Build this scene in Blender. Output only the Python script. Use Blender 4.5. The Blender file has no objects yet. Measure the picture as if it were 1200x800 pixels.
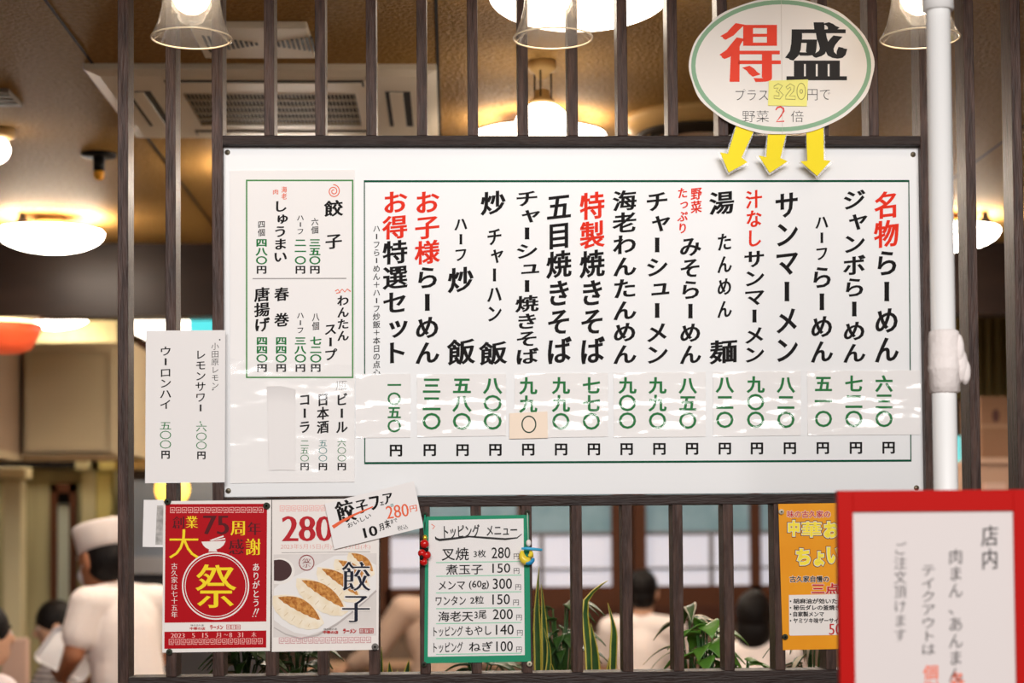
import bpy, math, random
from mathutils import Vector, Matrix
random.seed(7)
S = bpy.context.scene
COL = S.collection
R = math.radians

# ------------------------------------------------------------------ camera
F, PPX, PPY, CD, CZ = 2200.0, 620.6, 558.6, 3.74, 1.5
YAW, PITCH, ROLL = R(2.374), R(2.10), R(0.473)
_d = Vector((math.sin(YAW)*math.cos(PITCH), math.cos(YAW)*math.cos(PITCH), math.sin(PITCH)))
_r0 = Vector((math.cos(YAW), -math.sin(YAW), 0)); _u0 = _r0.cross(_d)
_r = _r0*math.cos(ROLL) - _u0*math.sin(ROLL)
_u = _r0*math.sin(ROLL) + _u0*math.cos(ROLL)
EYE = Vector((0, -CD, CZ))
cam_data = bpy.data.cameras.new('camera'); cam = bpy.data.objects.new('camera', cam_data); COL.objects.link(cam)
cam.matrix_world = Matrix(((_r.x, _u.x, -_d.x, EYE.x), (_r.y, _u.y, -_d.y, EYE.y), (_r.z, _u.z, -_d.z, EYE.z), (0, 0, 0, 1)))
cam_data.sensor_width = 36; cam_data.lens = F/1200*36
cam_data.shift_x = (600-PPX)/1200; cam_data.shift_y = (PPY-400)/1200
cam_data.clip_start = 0.05
cam_data.dof.use_dof = True; cam_data.dof.focus_distance = CD; cam_data.dof.aperture_fstop = 3.2
S.camera = cam

def at(px, py, D):
    """the place seen at photograph pixel (px,py) on the vertical plane D metres in front of the camera"""
    w = _d + _r*((px-PPX)/F) - _u*((py-PPY)/F)
    return EYE + w*(D/w.y)

# ------------------------------------------------------------------ light, sky, exposure
S.view_settings.view_transform = 'Standard'; S.view_settings.look = 'None'
S.view_settings.gamma = 1; S.view_settings.exposure = 0.0; S.view_settings.use_curve_mapping = False
w = bpy.data.worlds.new('world'); S.world = w; w.use_nodes = True
w.node_tree.nodes['Background'].inputs[0].default_value = (1.0, 0.97, 0.94, 1)
w.node_tree.nodes['Background'].inputs[1].default_value = 0.16

def area(name, loc, tgt, sx, sy, power, col):
    l = bpy.data.lights.new(name, 'AREA'); l.shape = 'RECTANGLE'; l.size = sx; l.size_y = sy; l.energy = power; l.color = col
    o = bpy.data.objects.new(name, l); COL.objects.link(o); o.location = loc
    o.rotation_euler = (Vector(tgt)-Vector(loc)).to_track_quat('-Z', 'Y').to_euler(); return o
area('street_daylight', (0.4, -6.4, 3.75), (0, 0, 1.7), 5.0, 1.5, 425, (1.0, 0.975, 0.955))
def point(name, loc, power, col, rad=0.05):
    l = bpy.data.lights.new(name, 'POINT'); l.energy = power; l.color = col; l.shadow_soft_size = rad
    o = bpy.data.objects.new(name, l); COL.objects.link(o); o.location = loc; return o
WARM = (1.0, 0.76, 0.48)
LAMP_E = 40.0      # glow of the round ceiling lamps
BULB_W = 0.4       # bulb of each glass pendant

# ------------------------------------------------------------------ materials
def lin(c):
    return tuple(((v/255)/12.92 if v/255 <= 0.04045 else ((v/255+0.055)/1.055)**2.4) for v in c) + (1,)
_mats = {}
def M(name, c, rough=0.6, spec=0.14, metal=0.0, emit=0.0, coat=0.0, bump=None, var=None, ecol=None):
    """var=(scale, other colour, stretch xyz)  bump=(scale, strength)"""
    if name in _mats: return _mats[name]
    m = bpy.data.materials.new(name); m.use_nodes = True; n = m.node_tree; b = n.nodes['Principled BSDF']
    b.inputs['Base Color'].default_value = lin(c); b.inputs['Roughness'].default_value = rough
    b.inputs['Specular IOR Level'].default_value = spec; b.inputs['Metallic'].default_value = metal
    b.inputs['Coat Weight'].default_value = coat; b.inputs['Coat Roughness'].default_value = 0.08
    if emit:
        b.inputs['Emission Color'].default_value = lin(ecol or c); b.inputs['Emission Strength'].default_value = emit
    if var or bump:
        tc = n.nodes.new('ShaderNodeTexCoord')
    if var:
        mp = n.nodes.new('ShaderNodeMapping'); mp.inputs['Scale'].default_value = var[2] if len(var) > 2 else (1, 1, 1)
        ns = n.nodes.new('ShaderNodeTexNoise'); ns.inputs['Scale'].default_value = var[0]; ns.inputs['Detail'].default_value = 5
        rp = n.nodes.new('ShaderNodeValToRGB'); rp.color_ramp.elements[0].position = 0.35; rp.color_ramp.elements[1].position = 0.68
        rp.color_ramp.elements[0].color = lin(c); rp.color_ramp.elements[1].color = lin(var[1])
        n.links.new(tc.outputs['Object'], mp.inputs[0]); n.links.new(mp.outputs[0], ns.inputs['Vector'])
        n.links.new(ns.outputs['Fac'], rp.inputs[0]); n.links.new(rp.outputs[0], b.inputs['Base Color'])
    if bump:
        mp2 = n.nodes.new('ShaderNodeMapping'); mp2.inputs['Scale'].default_value = bump[2] if len(bump) > 2 else (1, 1, 1)
        n2 = n.nodes.new('ShaderNodeTexNoise'); n2.inputs['Scale'].default_value = bump[0]; n2.inputs['Detail'].default_value = 3
        bp = n.nodes.new('ShaderNodeBump'); bp.inputs['Strength'].default_value = bump[1]; bp.inputs['Distance'].default_value = 0.01
        n.links.new(tc.outputs['Object'], mp2.inputs[0]); n.links.new(mp2.outputs[0], n2.inputs['Vector'])
        n.links.new(n2.outputs['Fac'], bp.inputs['Height']); n.links.new(bp.outputs[0], b.inputs['Normal'])
    _mats[name] = m; return m

def clear_film(name, haze, rough, bscale, bstr, ior_f=0.06, tint=(255, 255, 255), edge=0.75):
    m = bpy.data.materials.new(name); m.use_nodes = True; n = m.node_tree; n.nodes.clear()
    out = n.nodes.new('ShaderNodeOutputMaterial'); tr = n.nodes.new('ShaderNodeBsdfTransparent'); tr.inputs[0].default_value = lin(tint)
    gl = n.nodes.new('ShaderNodeBsdfGlossy'); gl.inputs['Roughness'].default_value = rough
    tl = n.nodes.new('ShaderNodeBsdfDiffuse'); tl.inputs[0].default_value = (0.9, 0.88, 0.86, 1)
    tl2 = n.nodes.new('ShaderNodeBsdfTranslucent'); tl2.inputs[0].default_value = (0.9, 0.86, 0.8, 1)
    ad = n.nodes.new('ShaderNodeMixShader'); ad.inputs[0].default_value = 0.5
    n.links.new(tl.outputs[0], ad.inputs[1]); n.links.new(tl2.outputs[0], ad.inputs[2])
    m1 = n.nodes.new('ShaderNodeMixShader'); m1.inputs[0].default_value = haze
    n.links.new(tr.outputs[0], m1.inputs[1]); n.links.new(ad.outputs[0], m1.inputs[2])
    lw = n.nodes.new('ShaderNodeLayerWeight'); lw.inputs['Blend'].default_value = 0.25
    ma = n.nodes.new('ShaderNodeMath'); ma.operation = 'MULTIPLY_ADD'; ma.inputs[1].default_value = edge; ma.inputs[2].default_value = ior_f
    ma.use_clamp = True
    n.links.new(lw.outputs['Facing'], ma.inputs[0])
    m2 = n.nodes.new('ShaderNodeMixShader'); n.links.new(ma.outputs[0], m2.inputs[0])
    n.links.new(m1.outputs[0], m2.inputs[1]); n.links.new(gl.outputs[0], m2.inputs[2])
    n.links.new(m2.outputs[0], out.inputs[0])
    if bstr:
        tc = n.nodes.new('ShaderNodeTexCoord'); mp = n.nodes.new('ShaderNodeMapping'); mp.inputs['Scale'].default_value = (0.8, 1, 1.35)
        ns = n.nodes.new('ShaderNodeTexNoise'); ns.inputs['Scale'].default_value = bscale; ns.inputs['Detail'].default_value = 2
        bp = n.nodes.new('ShaderNodeBump'); bp.inputs['Strength'].default_value = bstr; bp.inputs['Distance'].default_value = 0.01
        n.links.new(tc.outputs['Object'], mp.inputs[0]); n.links.new(mp.outputs[0], ns.inputs['Vector'])
        n.links.new(ns.outputs['Fac'], bp.inputs['Height']); n.links.new(bp.outputs[0], gl.inputs['Normal']); n.links.new(bp.outputs[0], lw.inputs['Normal'])
    return m

wood_v = M('dark_stained_wood_upright', (52, 37, 32), 0.42, 0.2, var=(18, (84, 62, 54), (6, 6, 0.7)), bump=(60, 0.35, (5, 5, 0.5)))
wood_h = M('dark_stained_wood_level', (40, 30, 27), 0.45, 0.2, var=(18, (54, 41, 37), (0.7, 6, 6)), bump=(60, 0.35, (0.5, 5, 5)))
board_m = M('white_board_enamel', (230, 229, 229), 0.35, 0.4)
paper = M('white_paper', (236, 231, 229), 0.6)
paper_w = M('photo_paper', (229, 224, 222), 0.45)
lam_paper = M('laminated_paper', (243, 239, 237), 0.5)
ink = M('black_ink', (30, 27, 27), 0.6, 0.06); ink2 = M('grey_black_print', (52, 50, 50), 0.6, 0.06)
red_ink = M('vermilion_ink', (232, 52, 32), 0.6, 0.08); orange_ink = M('orange_ink', (232, 100, 60), 0.6, 0.2)
green_ink = M('green_ink', (40, 120, 64), 0.6, 0.08); dgreen_ink = M('dark_green_line', (16, 78, 54), 0.6, 0.06)
lgreen_ink = M('mid_green_line', (70, 140, 70), 0.6, 0.2); teal_ink = M('teal_ink', (60, 130, 125), 0.6, 0.2)
grey_ink = M('grey_ink', (150, 145, 143), 0.6, 0.2)
film_m = clear_film('wavy_clear_film', 0.008, 0.10, 15, 0.75, 0.035, edge=0.04)
film_s = clear_film('clear_laminate', 0.008, 0.12, 12, 0.6, 0.032, edge=0.04)
glass_m = clear_film('clear_glass_shade', 0.12, 0.03, 1, 0, 0.03, (255, 250, 242))
ceil_m = M('stippled_brown_ceiling', (150, 113, 60), 0.55, 0.06, var=(70, (174, 137, 80)), bump=(85, 0.9))
white_plastic = M('aged_white_plastic', (236, 226, 206), 0.45); black_m = M('matt_black', (20, 18, 17), 0.5)
grille_m = M('dark_grille', (52, 44, 36), 0.5)
lamp_m = M('lit_opal_lamp', (255, 244, 226), 0.4, emit=LAMP_E, ecol=(255, 240, 222))
globe_m = M('lit_globe', (255, 244, 226), 0.4, emit=9.0, ecol=(255, 240, 222))
bulb_m = M('lit_bulb', (255, 244, 230), 0.4, emit=11, ecol=(255, 232, 205))
brass = M('tan_ceramic', (196, 160, 104), 0.4); steel = M('screw_steel', (150, 140, 120), 0.3, metal=0.9)
beam_m = M('dark_brown_beam', (36, 27, 24), 0.35, 0.16, var=(4, (42, 32, 28), (1, 1, 3)))
floor_m = M('brown_floor', (96, 76, 60), 0.5, var=(3, (110, 88, 70)))
beige = M('beige_cabinet', (164, 148, 120), 0.5); olive = M('olive_wall', (158, 150, 112), 0.7, var=(3, (172, 162, 122), (6, 6, .6)))
cream_col = M('cream_column', (206, 196, 158), 0.6); ochre_col = M('ochre_column', (196, 182, 112), 0.6)
wall_m = M('warm_dark_wall', (104, 88, 76), 0.8); brown_frame = M('brown_window_frame', (84, 50, 32), 0.45)
grey_pan = M('blue_grey_panel', (122, 130, 142), 0.4)
pane_m = M('lit_frosted_pane', (190, 190, 200), 0.5, emit=0.62, ecol=(200, 202, 214))
pane_t = M('tinted_upper_pane', (120, 140, 145), 0.3, emit=0.30, ecol=(150, 176, 186), var=(5, (90, 116, 116)))
muntin_m = M('grey_muntin', (120, 116, 120), 0.5)
skin_m = M('skin', (205, 160, 132), 0.5); skin_t = M('tanned_skin', (168, 112, 82), 0.5); hair_m = M('black_hair', (24, 20, 19), 0.45, bump=(120, 0.5, (1, 1, .2)))
cloth_w = M('white_cotton', (238, 226, 220), 0.85, 0.2, bump=(14, 0.25)); cloth_b = M('beige_knit', (200, 172, 152), 0.9, 0.2, bump=(30, 0.2))
cloth_p = M('pale_pink_cotton', (222, 206, 206), 0.85, 0.2, bump=(14, 0.25)); trouser = M('dark_trousers', (50, 50, 58), 0.8)
tray_m = M('polished_tray', (222, 220, 222), 0.3, 0.5, metal=0.25)
white_pvc = M('white_pvc', (236, 234, 232), 0.35, 0.45, coat=0.2); tape_m = M('white_cloth_tape', (232, 222, 218), 0.7, bump=(40, 0.5))

# ------------------------------------------------------------------ mesh helpers
_loc = {}
class MB:
    def __init__(self): self.v = []; self.f = []; self.mi = []
    def add(self, vs, fs, mi=0):
        k = len(self.v); self.v += [Vector(p) for p in vs]; self.f += [tuple(i+k for i in f) for f in fs]; self.mi += [mi]*len(fs); return self
    def box(self, x0, x1, y0, y1, z0, z1, bev=0.0, mi=0):
        if bev <= 0:
            vs = [(x, y, z) for x in (x0, x1) for y in (y0, y1) for z in (z0, z1)]
            return self.add(vs, [(0, 1, 3, 2), (4, 6, 7, 5), (0, 4, 5, 1), (2, 3, 7, 6), (0, 2, 6, 4), (1, 5, 7, 3)], mi)
        import bmesh
        bm = bmesh.new(); bmesh.ops.create_cube(bm, size=1)
        for v in bm.verts: v.co = Vector(((x0+x1)/2+v.co.x*(x1-x0), (y0+y1)/2+v.co.y*(y1-y0), (z0+z1)/2+v.co.z*(z1-z0)))
        bmesh.ops.bevel(bm, geom=bm.edges[:], offset=bev, segments=2, affect='EDGES', profile=0.5)
        bm.verts.index_update(); self.add([v.co.copy() for v in bm.verts], [tuple(v.index for v in f.verts) for f in bm.faces], mi); bm.free(); return self
    def slab(self, poly, t, mi=0):
        """poly: world points of the front outline (counter-clockwise from the camera); t: thickness away from the camera"""
        n = len(poly); b = [Vector(p)+Vector((0, t, 0)) for p in poly]
        self.add(list(poly)+b, [tuple(range(n)), tuple(range(2*n-1, n-1, -1))]+[(i, i+n, (i+1) % n+n, (i+1) % n) for i in range(n)], mi); return self
    def lathe(self, prof, c, seg=32, mi=0, sx=1, sy=1, closed=True):
        n = len(prof); c = Vector(c); vs = []
        for k in range(seg):
            a = 2*math.pi*k/seg
            for r, z in prof: vs.append(c+Vector((r*math.cos(a)*sx, r*math.sin(a)*sy, z)))
        fs = [(k*n+i, ((k+1) % seg)*n+i, ((k+1) % seg)*n+i+1, k*n+i+1) for k in range(seg) for i in range(n-1)]
        if closed:
            if prof[0][0] > 1e-5: fs.append(tuple(k*n for k in range(seg-1, -1, -1)))
            if prof[-1][0] > 1e-5: fs.append(tuple(k*n+n-1 for k in range(seg)))
        return self.add(vs, fs, mi)
    def tube(self, pts, r, seg=8, mi=0):
        pts = [Vector(p) for p in pts]; n = len(pts); rs = r if isinstance(r, (list, tuple)) else [r]*n; vs = []
        for i, p in enumerate(pts):
            t = (pts[min(i+1, n-1)]-pts[max(i-1, 0)]).normalized()
            a = t.cross(Vector((0, 0, 1)) if abs(t.z) < 0.9 else Vector((1, 0, 0))).normalized(); b = t.cross(a)
            for k in range(seg):
                g = 2*math.pi*k/seg; vs.append(p+a*(rs[i]*math.cos(g))+b*(rs[i]*math.sin(g)))
        fs = [(i*seg+k, i*seg+(k+1) % seg, (i+1)*seg+(k+1) % seg, (i+1)*seg+k) for i in range(n-1) for k in range(seg)]
        fs += [tuple(range(seg-1, -1, -1)), tuple((n-1)*seg+k for k in range(seg))]
        return self.add(vs, fs, mi)
    def ell(self, c, r, seg=20, rings=12, mi=0, mat=None):
        c = Vector(c); vs = [Vector((0, 0, -1))]
        for i in range(1, rings):
            p = -math.pi/2+math.pi*i/rings
            for k in range(seg): a = 2*math.pi*k/seg; vs.append(Vector((math.cos(p)*math.cos(a), math.cos(p)*math.sin(a), math.sin(p))))
        vs.append(Vector((0, 0, 1))); T = len(vs)-1
        vs = [Vector((v.x*r[0], v.y*r[1], v.z*r[2])) for v in vs]
        vs = [c+(mat @ v if mat else v) for v in vs]
        fs = [(0, 1+(k+1) % seg, 1+k) for k in range(seg)]
        for i in range(rings-2):
            o = 1+i*seg; fs += [(o+k, o+(k+1) % seg, o+seg+(k+1) % seg, o+seg+k) for k in range(seg)]
        o = 1+(rings-2)*seg; fs += [(o+k, o+(k+1) % seg, T) for k in range(seg)]
        return self.add(vs, fs, mi)
    def caps(self, p0, r0, p1, r1, seg=14):
        p0 = Vector(p0); p1 = Vector(p1); ax = p1-p0; L = ax.length; t = ax/L if L > 1e-6 else Vector((0, 0, 1))
        a = t.cross(Vector((0, 0, 1)) if abs(t.z) < 0.9 else Vector((1, 0, 0))).normalized(); b = t.cross(a); vs = [p0-t*r0]; rings = []
        for j in range(1, 5): g = math.pi/2*j/4-math.pi/2; rings.append((p0+t*(r0*math.sin(g)), r0*math.cos(g)))
        for j in range(0, 4): g = math.pi/2*j/4; rings.append((p1+t*(r1*math.sin(g)), r1*math.cos(g)))
        for c, r in rings:
            for k in range(seg): g = 2*math.pi*k/seg; vs.append(c+a*(r*math.cos(g))+b*(r*math.sin(g)))
        vs.append(p1+t*r1); T = len(vs)-1; fs = [(0, 1+(k+1) % seg, 1+k) for k in range(seg)]
        for i in range(len(rings)-1):
            o = 1+i*seg; fs += [(o+k, o+(k+1) % seg, o+seg+(k+1) % seg, o+seg+k) for k in range(seg)]
        o = 1+(len(rings)-1)*seg; fs += [(o+k, o+(k+1) % seg, T) for k in range(seg)]
        return self.add(vs, fs)
    def build(self, name, mats, parent=None, smooth=False, loc=None):
        mats = mats if isinstance(mats, list) else [mats]
        me = bpy.data.meshes.new(name); o = bpy.data.objects.new(name, me); COL.objects.link(o)
        base = _loc[parent.name] if parent else Vector(loc) if loc is not None else None
        if base is None:
            xs = [v.x for v in self.v]; ys = [v.y for v in self.v]; zs = [v.z for v in self.v]
            base = Vector(((min(xs)+max(xs))/2, (min(ys)+max(ys))/2, min(zs)))
        me.from_pydata([v-base for v in self.v], [], self.f)
        for m in mats: me.materials.append(m)
        if len(mats) > 1: me.polygons.foreach_set('material_index', self.mi)
        if smooth: me.polygons.foreach_set('use_smooth', [True]*len(me.polygons))
        me.update(); _loc[o.name] = base
        if parent: o.parent = parent
        else: o.location = base
        return o
def tag(o, label=None, cat=None, group=None, kind=None):
    if label: o['label'] = label
    if cat: o['category'] = cat
    if group: o['group'] = group
    if kind: o['kind'] = kind
    return o
def thing(name, loc, label, cat, group=None):
    o = bpy.data.objects.new(name, None); COL.objects.link(o); o.location = loc; o.empty_display_size = 0.1
    _loc[o.name] = Vector(loc); return tag(o, label, cat, group)
def struct(name, mb, m, smooth=False): return tag(mb.build(name, m, smooth=smooth), kind='structure')
def quad(px, D): return [at(x, y, D) for x, y in px]     # corner list in photograph pixels -> points on the plane D

# ------------------------------------------------------------------ lettering
_glyphs = {}
def glyph(s):
    if s in _glyphs: return _glyphs[s]
    c = bpy.data.curves.new('g', 'FONT'); c.body = s; c.resolution_u = 3
    o = bpy.data.objects.new('g', c); COL.objects.link(o); bpy.context.view_layer.update()
    me = o.evaluated_get(bpy.context.evaluated_depsgraph_get()).to_mesh()
    vs = [(v.co.x, v.co.y) for v in me.vertices]; fs = [tuple(p.vertices) for p in me.polygons]
    bpy.data.objects.remove(o); bpy.data.curves.remove(c)
    if fs:
        a = sum((vs[f[i]][0]*vs[f[(i+1) % len(f)]][1]-vs[f[(i+1) % len(f)]][0]*vs[f[i]][1]) for f in fs for i in range(len(f)))
        if a < 0: fs = [f[::-1] for f in fs]
    ed = {}
    for f in fs:
        for i in range(len(f)): ed[(f[i], f[(i+1) % len(f)])] = 1
    nor = [[0, 0] for _ in vs]
    for (a, b) in ed:
        if (b, a) not in ed:
            dx, dy = vs[b][0]-vs[a][0], vs[b][1]-vs[a][1]; L = math.hypot(dx, dy) or 1
            for k in (a, b): nor[k][0] += dy/L; nor[k][1] -= dx/L
    for k in nor:
        L = math.hypot(*k)
        if L > 1e-6:
            s_ = min(1.35, 2/L)/L if L < 2 else 1/L
            k[0] *= s_; k[1] *= s_
    _glyphs[s] = (vs, fs, nor); return _glyphs[s]
BRUSH = (.034, .018, .10); GOTH = (0, 0, 0); BOLD = (.036, .032, 0); MIN = (.024, -.016, 0); HEAVY = (.05, -.004, 0); THIN = (-.014, -.014, 0); PEN = (.012, .008, .07); FINE = (-.006, -.006, .05); FAT = (.05, .05, 0)
SMALL = {'ャ': (.16, .1), 'ュ': (.14, .1), 'っ': (.14, .1), 'ッ': (.12, .06), 'ょ': (.14, .1), 'ゅ': (.14, .08), 'ェ': (.1, .1)}
class Ink:
    """flat lettering on the plane at distance D, laid out in the photograph's pixels"""
    def __init__(self, D, rot=0, c=(0, 0)): self.D = D; self.mb = MB(); self.rot = R(rot); self.c = c
    def p(self, x, y):
        if self.rot:
            dx, dy = x-self.c[0], y-self.c[1]; cs, sn = math.cos(self.rot), math.sin(self.rot)
            x, y = self.c[0]+dx*cs-dy*sn, self.c[1]+dx*sn+dy*cs
        return at(x, y, self.D)
    def v(self, s, cx, y0, y1, w, st=BRUSH):                     # a vertical line of characters
        n = len(s); h = (y1-y0)/n
        for i, ch in enumerate(s):
            if ch == ' ': continue
            vs, fs, no = glyph(ch); out = []; cy = y0+h*(i+.5)
            hh = min(h, w*1.35) if ch not in 'ー' else h
            for (x, y), (a, b) in zip(vs, no):
                x += a*st[0]; y += b*st[1]; u, t = x-.5, y-.38
                if ch in 'ー〜～': u, t = t*1.5, u*.8
                else: t += st[2]*u
                if ch in SMALL: u += SMALL[ch][0]; t += SMALL[ch][1]
                out.append(self.p(cx+u*w*1.05, cy-t*hh*.98))
            self.mb.add(out, [f[::-1] for f in fs] if ch in 'ー〜～' else fs)
        return self
    def h(self, s, x0, x1, y0, y1, st=GOTH, tilt=0.0):            # a line written across, fitted into a box
        vs, fs, no = glyph(s); P = [(x+a*st[0], y+b*st[1]+st[2]*x) for (x, y), (a, b) in zip(vs, no)]
        ax = min(p[0] for p in P); bx = max(p[0] for p in P); ay = min(p[1] for p in P); by = max(p[1] for p in P)
        self.mb.add([self.p(x0+(x-ax)/(bx-ax)*(x1-x0), y1-(y-ay)/(by-ay)*(y1-y0)+tilt*((x-ax)/(bx-ax)-.5)) for x, y in P], fs); return self
    def poly(self, pts): self.mb.add([self.p(*q) for q in pts], [tuple(range(len(pts)))]); return self
    def rib(self, pts, w, closed=False):                          # a brush or pen stroke
        n = len(pts); ws = w if isinstance(w, (list, tuple)) else [w]*n; vs = []
        for i, (x, y) in enumerate(pts):
            a = pts[(i-1) % n] if closed else pts[max(i-1, 0)]; b = pts[(i+1) % n] if closed else pts[min(i+1, n-1)]
            dx, dy = b[0]-a[0], b[1]-a[1]; L = math.hypot(dx, dy) or 1; k = ws[i]/2
            vs += [self.p(x-dy/L*k, y+dx/L*k), self.p(x+dy/L*k, y-dx/L*k)]
        m = n if closed else n-1
        self.mb.add(vs, [(2*i, 2*((i+1) % n), 2*((i+1) % n)+1, 2*i+1) for i in range(m)]); return self
    def rect(self, x0, y0, x1, y1, w):
        for a, b, c, d in ((x0-w/2, y0-w/2, x1+w/2, y0+w/2), (x0-w/2, y1-w/2, x1+w/2, y1+w/2), (x0-w/2, y0+w/2, x0+w/2, y1-w/2), (x1-w/2, y0+w/2, x1+w/2, y1-w/2)):
            self.poly([(a, b), (a, d), (c, d), (c, b)])
        return self
    def frame(self, q, w):                                        # outline of any quad
        self.rib(q, w, True); return self
    def disc(self, cx, cy, rx, ry=None, n=40):
        ry = ry or rx; return self.poly([(cx+rx*math.cos(2*math.pi*k/n), cy-ry*math.sin(2*math.pi*k/n)) for k in range(n)])
    def ring(self, cx, cy, rx, ry, w, n=64): return self.rib([(cx+rx*math.cos(2*math.pi*k/n), cy-ry*math.sin(2*math.pi*k/n)) for k in range(n)], w, True)
    def put(self, name, m, parent): return self.mb.build(name, m, parent)
def sheet(name, q, D, t, m, parent=None):                          # q: corners TL, TR, BR, BL
    return MB().slab(quad([q[0], q[3], q[2], q[1]], D), t).build(name, m, parent)

# ================================================================== the setting
CEIL = 2.795
Yd = lambda D: D-CD
BEAM = 7.98
struct('ceiling', MB().box(-4.2, 4.2, -1.3, Yd(12.6), CEIL, CEIL+.06), ceil_m)
for i, x in enumerate((-2.76, -1.85, -.95, -.03, .88, 1.79, 2.7)):
    struct('trim_%d' % (i+1), MB().box(x-.004, x+.004, .1, Yd(BEAM), CEIL-.0015, CEIL+.01), black_m)
struct('floor', MB().box(-4.2, 4.2, -4.6, Yd(12.6), -.1, 0), floor_m)
struct('wall_back', MB().box(-4.2, 4.2, Yd(12.3), Yd(12.5), 0, CEIL), wall_m)
struct('wall_left', MB().box(-4.3, -4.2, -1.3, Yd(12.5), 0, CEIL), wall_m)
struct('wall_right', MB().box(4.2, 4.3, -1.3, Yd(12.5), 0, CEIL), wall_m)
struct('wall_front', MB().box(at(138, 790, 3.74).x, 4.2, 0.0, .075, 0, at(560, 800, 3.74).z-.02), wood_h)
struct('trim_8', MB().box(-4.2, 4.2, Yd(BEAM), Yd(BEAM)+.14, at(70, 371, BEAM).z, CEIL), beam_m)
# ================================================================== lattice screen
LD = 3.74
lat = thing('lattice_screen', (at(560, 790, LD).x, 0.035, at(560, 800, LD).z-.02), 'dark stained wooden lattice screen of upright bars around the white menu board', 'lattice')
hw, dep = 0.0103, 0.068
z_sill, z_mid0, z_mid1 = at(600, 788.5, LD).z, at(660, 592, LD).z, at(660, 580.3, LD).z
z_top0, z_top1 = at(660, 169.5, LD).z, at(660, 158.8, LD).z
z_base = at(560, 800, LD).z-.02
def upright(px, za, zb, k=1.0):
    x = at(px, 300, LD).x; MB().box(x-hw*k, x+hw*k, 0, dep, za, zb, .0012).build('bar', wood_v, lat)
upright(144, 0.02, CEIL, 1.02); upright(200, z_sill, CEIL); upright(254.8, z_sill, CEIL, 1.05)
for px in (316, 376, 436, 495.5, 555.5, 614.5, 673, 731.5, 790.5, 849.5, 908.5, 967.5, 1026.5):
    upright(px, z_top1, CEIL); upright(px, z_sill, z_mid0)
upright(1086.5, z_sill, CEIL, .95); upright(1139.5, 0.02, CEIL, 1.0); upright(1194.5, 0.02, CEIL, 1.0)
xl, xr = at(260.5, 300, LD).x, at(1081, 300, LD).x
MB().box(xl, xr, 0.0005, dep-.001, z_top0, z_top1, .001).build('top_rail', wood_h, lat)
MB().box(xl, xr, 0.0005, dep-.001, z_mid0, z_mid1, .001).build('middle_rail', wood_h, lat)
MB().box(at(150.5, 790, LD).x, at(1134, 790, LD).x, -.002, dep+.012, z_base, z_sill, .001).build('sill_rail', wood_h, lat)

# ================================================================== the big menu board
BD = 3.76
bx0, bx1 = at(261.5, 380, BD).x, at(1079.5, 380, BD).x
bz1, bz0 = at(660, 172, BD).z, at(660, 579.5, BD).z
board = thing('menu_board', ((bx0+bx1)/2, Yd(BD)+.006, bz0), 'wide white enamel menu board with sixteen vertical lines of noodle and rice dishes', 'menu board')
MB().box(bx0, bx1, Yd(BD), Yd(BD)+.012, bz0, bz1, .0012).build('panel', board_m, board)
for px, py in ((266.5, 178.5), (1070, 181), (267.5, 575), (1074, 571.5)):
    c = at(px, py, BD); m = MB()
    n = 16; prof = [(0.0056, 0), (.0054, -.0012), (.0042, -.0028), (.0022, -.0037), (0.0007, -.0039)]
    vs = [c+Vector((r*math.cos(2*math.pi*k/n), y, r*math.sin(2*math.pi*k/n))) for k in range(n) for r, y in prof]
    m.add(vs, [(k*5+i, k*5+i+1, ((k+1) % n)*5+i+1, ((k+1) % n)*5+i) for k in range(n) for i in range(4)]+[tuple(k*5+4 for k in range(n))])
    tag(m.build('screw', steel, board, True), 'dome headed steel screw')
TD = BD-.0006
Ink(TD).frame([(427, 212.3), (1065, 212), (1067.5, 539.5), (427.5, 542.5)], 2.8).put('border_line', dgreen_ink, board)
def column(blacks, reds=(), yen=None):
    if blacks:
        for a in blacks: Ink(TD).v(*a).put('dish_lettering', ink, board)
    if reds:
        for a in reds: tag(Ink(TD).v(*a).put('dish_lettering', red_ink, board), 'vermilion red brush lettering')
    if yen: Ink(TD).v('円', yen[0], yen[1], yen[1]+15.5, 15.5, BOLD).put('currency_character', ink, board)
YB = 427.5
def seven(s, nred, cx, w, y0, y1, yen):
    h = (y1-y0)/len(s)
    column([(s[nred:], cx, y0+h*nred, y1, w)], [(s[:nred], cx, y0, y0+h*nred, w)] if nred else (), yen)
seven('お得特選セット', 2, 463, 28, 222, YB, (464, 519.5))
Ink(TD).v('ハーフらーめん＋ハーフ炒飯＋本日の点心', 441.3, 263, 441, 8.6, PEN).put('dish_lettering', ink, board)
seven('お子様らーめん', 3, 500.6, 28, 222, YB, (503.6, 519))
column([('ハーフ', 540, 253.5, 307, 15.5), ('炒', 540, 312, 343, 29), ('飯', 540.5, 396, 428, 31)], (), (542, 519))
column([('炒', 578, 223, 252, 28), ('チャーハン', 579.4, 266, 378, 17.5), ('飯', 578, 399, 428, 31)], (), (580.5, 518.7))
seven('チャーシュー焼きそば', 0, 617.5, 26, 222, YB, (619, 518.4))
seven('五目焼きそば', 0, 655, 28, 225, YB, (657.5, 518.2))
seven('特製焼きそば', 2, 694, 28, 224, YB, (696, 518))
seven('海老わんたんめん', 0, 732, 27, 222, YB, (734.3, 517.8))
seven('チャーシューメン', 0, 770, 26, 223, YB, (772.7, 517.6))
column([('みそらーめん', 809, 276, YB, 25)], [('野菜', 816, 219, 250, 12.5), ('たっぷり', 800, 219, 274, 11.5)], (811, 517.4))
column([('湯', 845.8, 223, 252, 28), ('たんめん', 849, 270, 375, 17), ('麺', 848, 397, 426.5, 31)], (), (849.4, 517.2))
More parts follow.
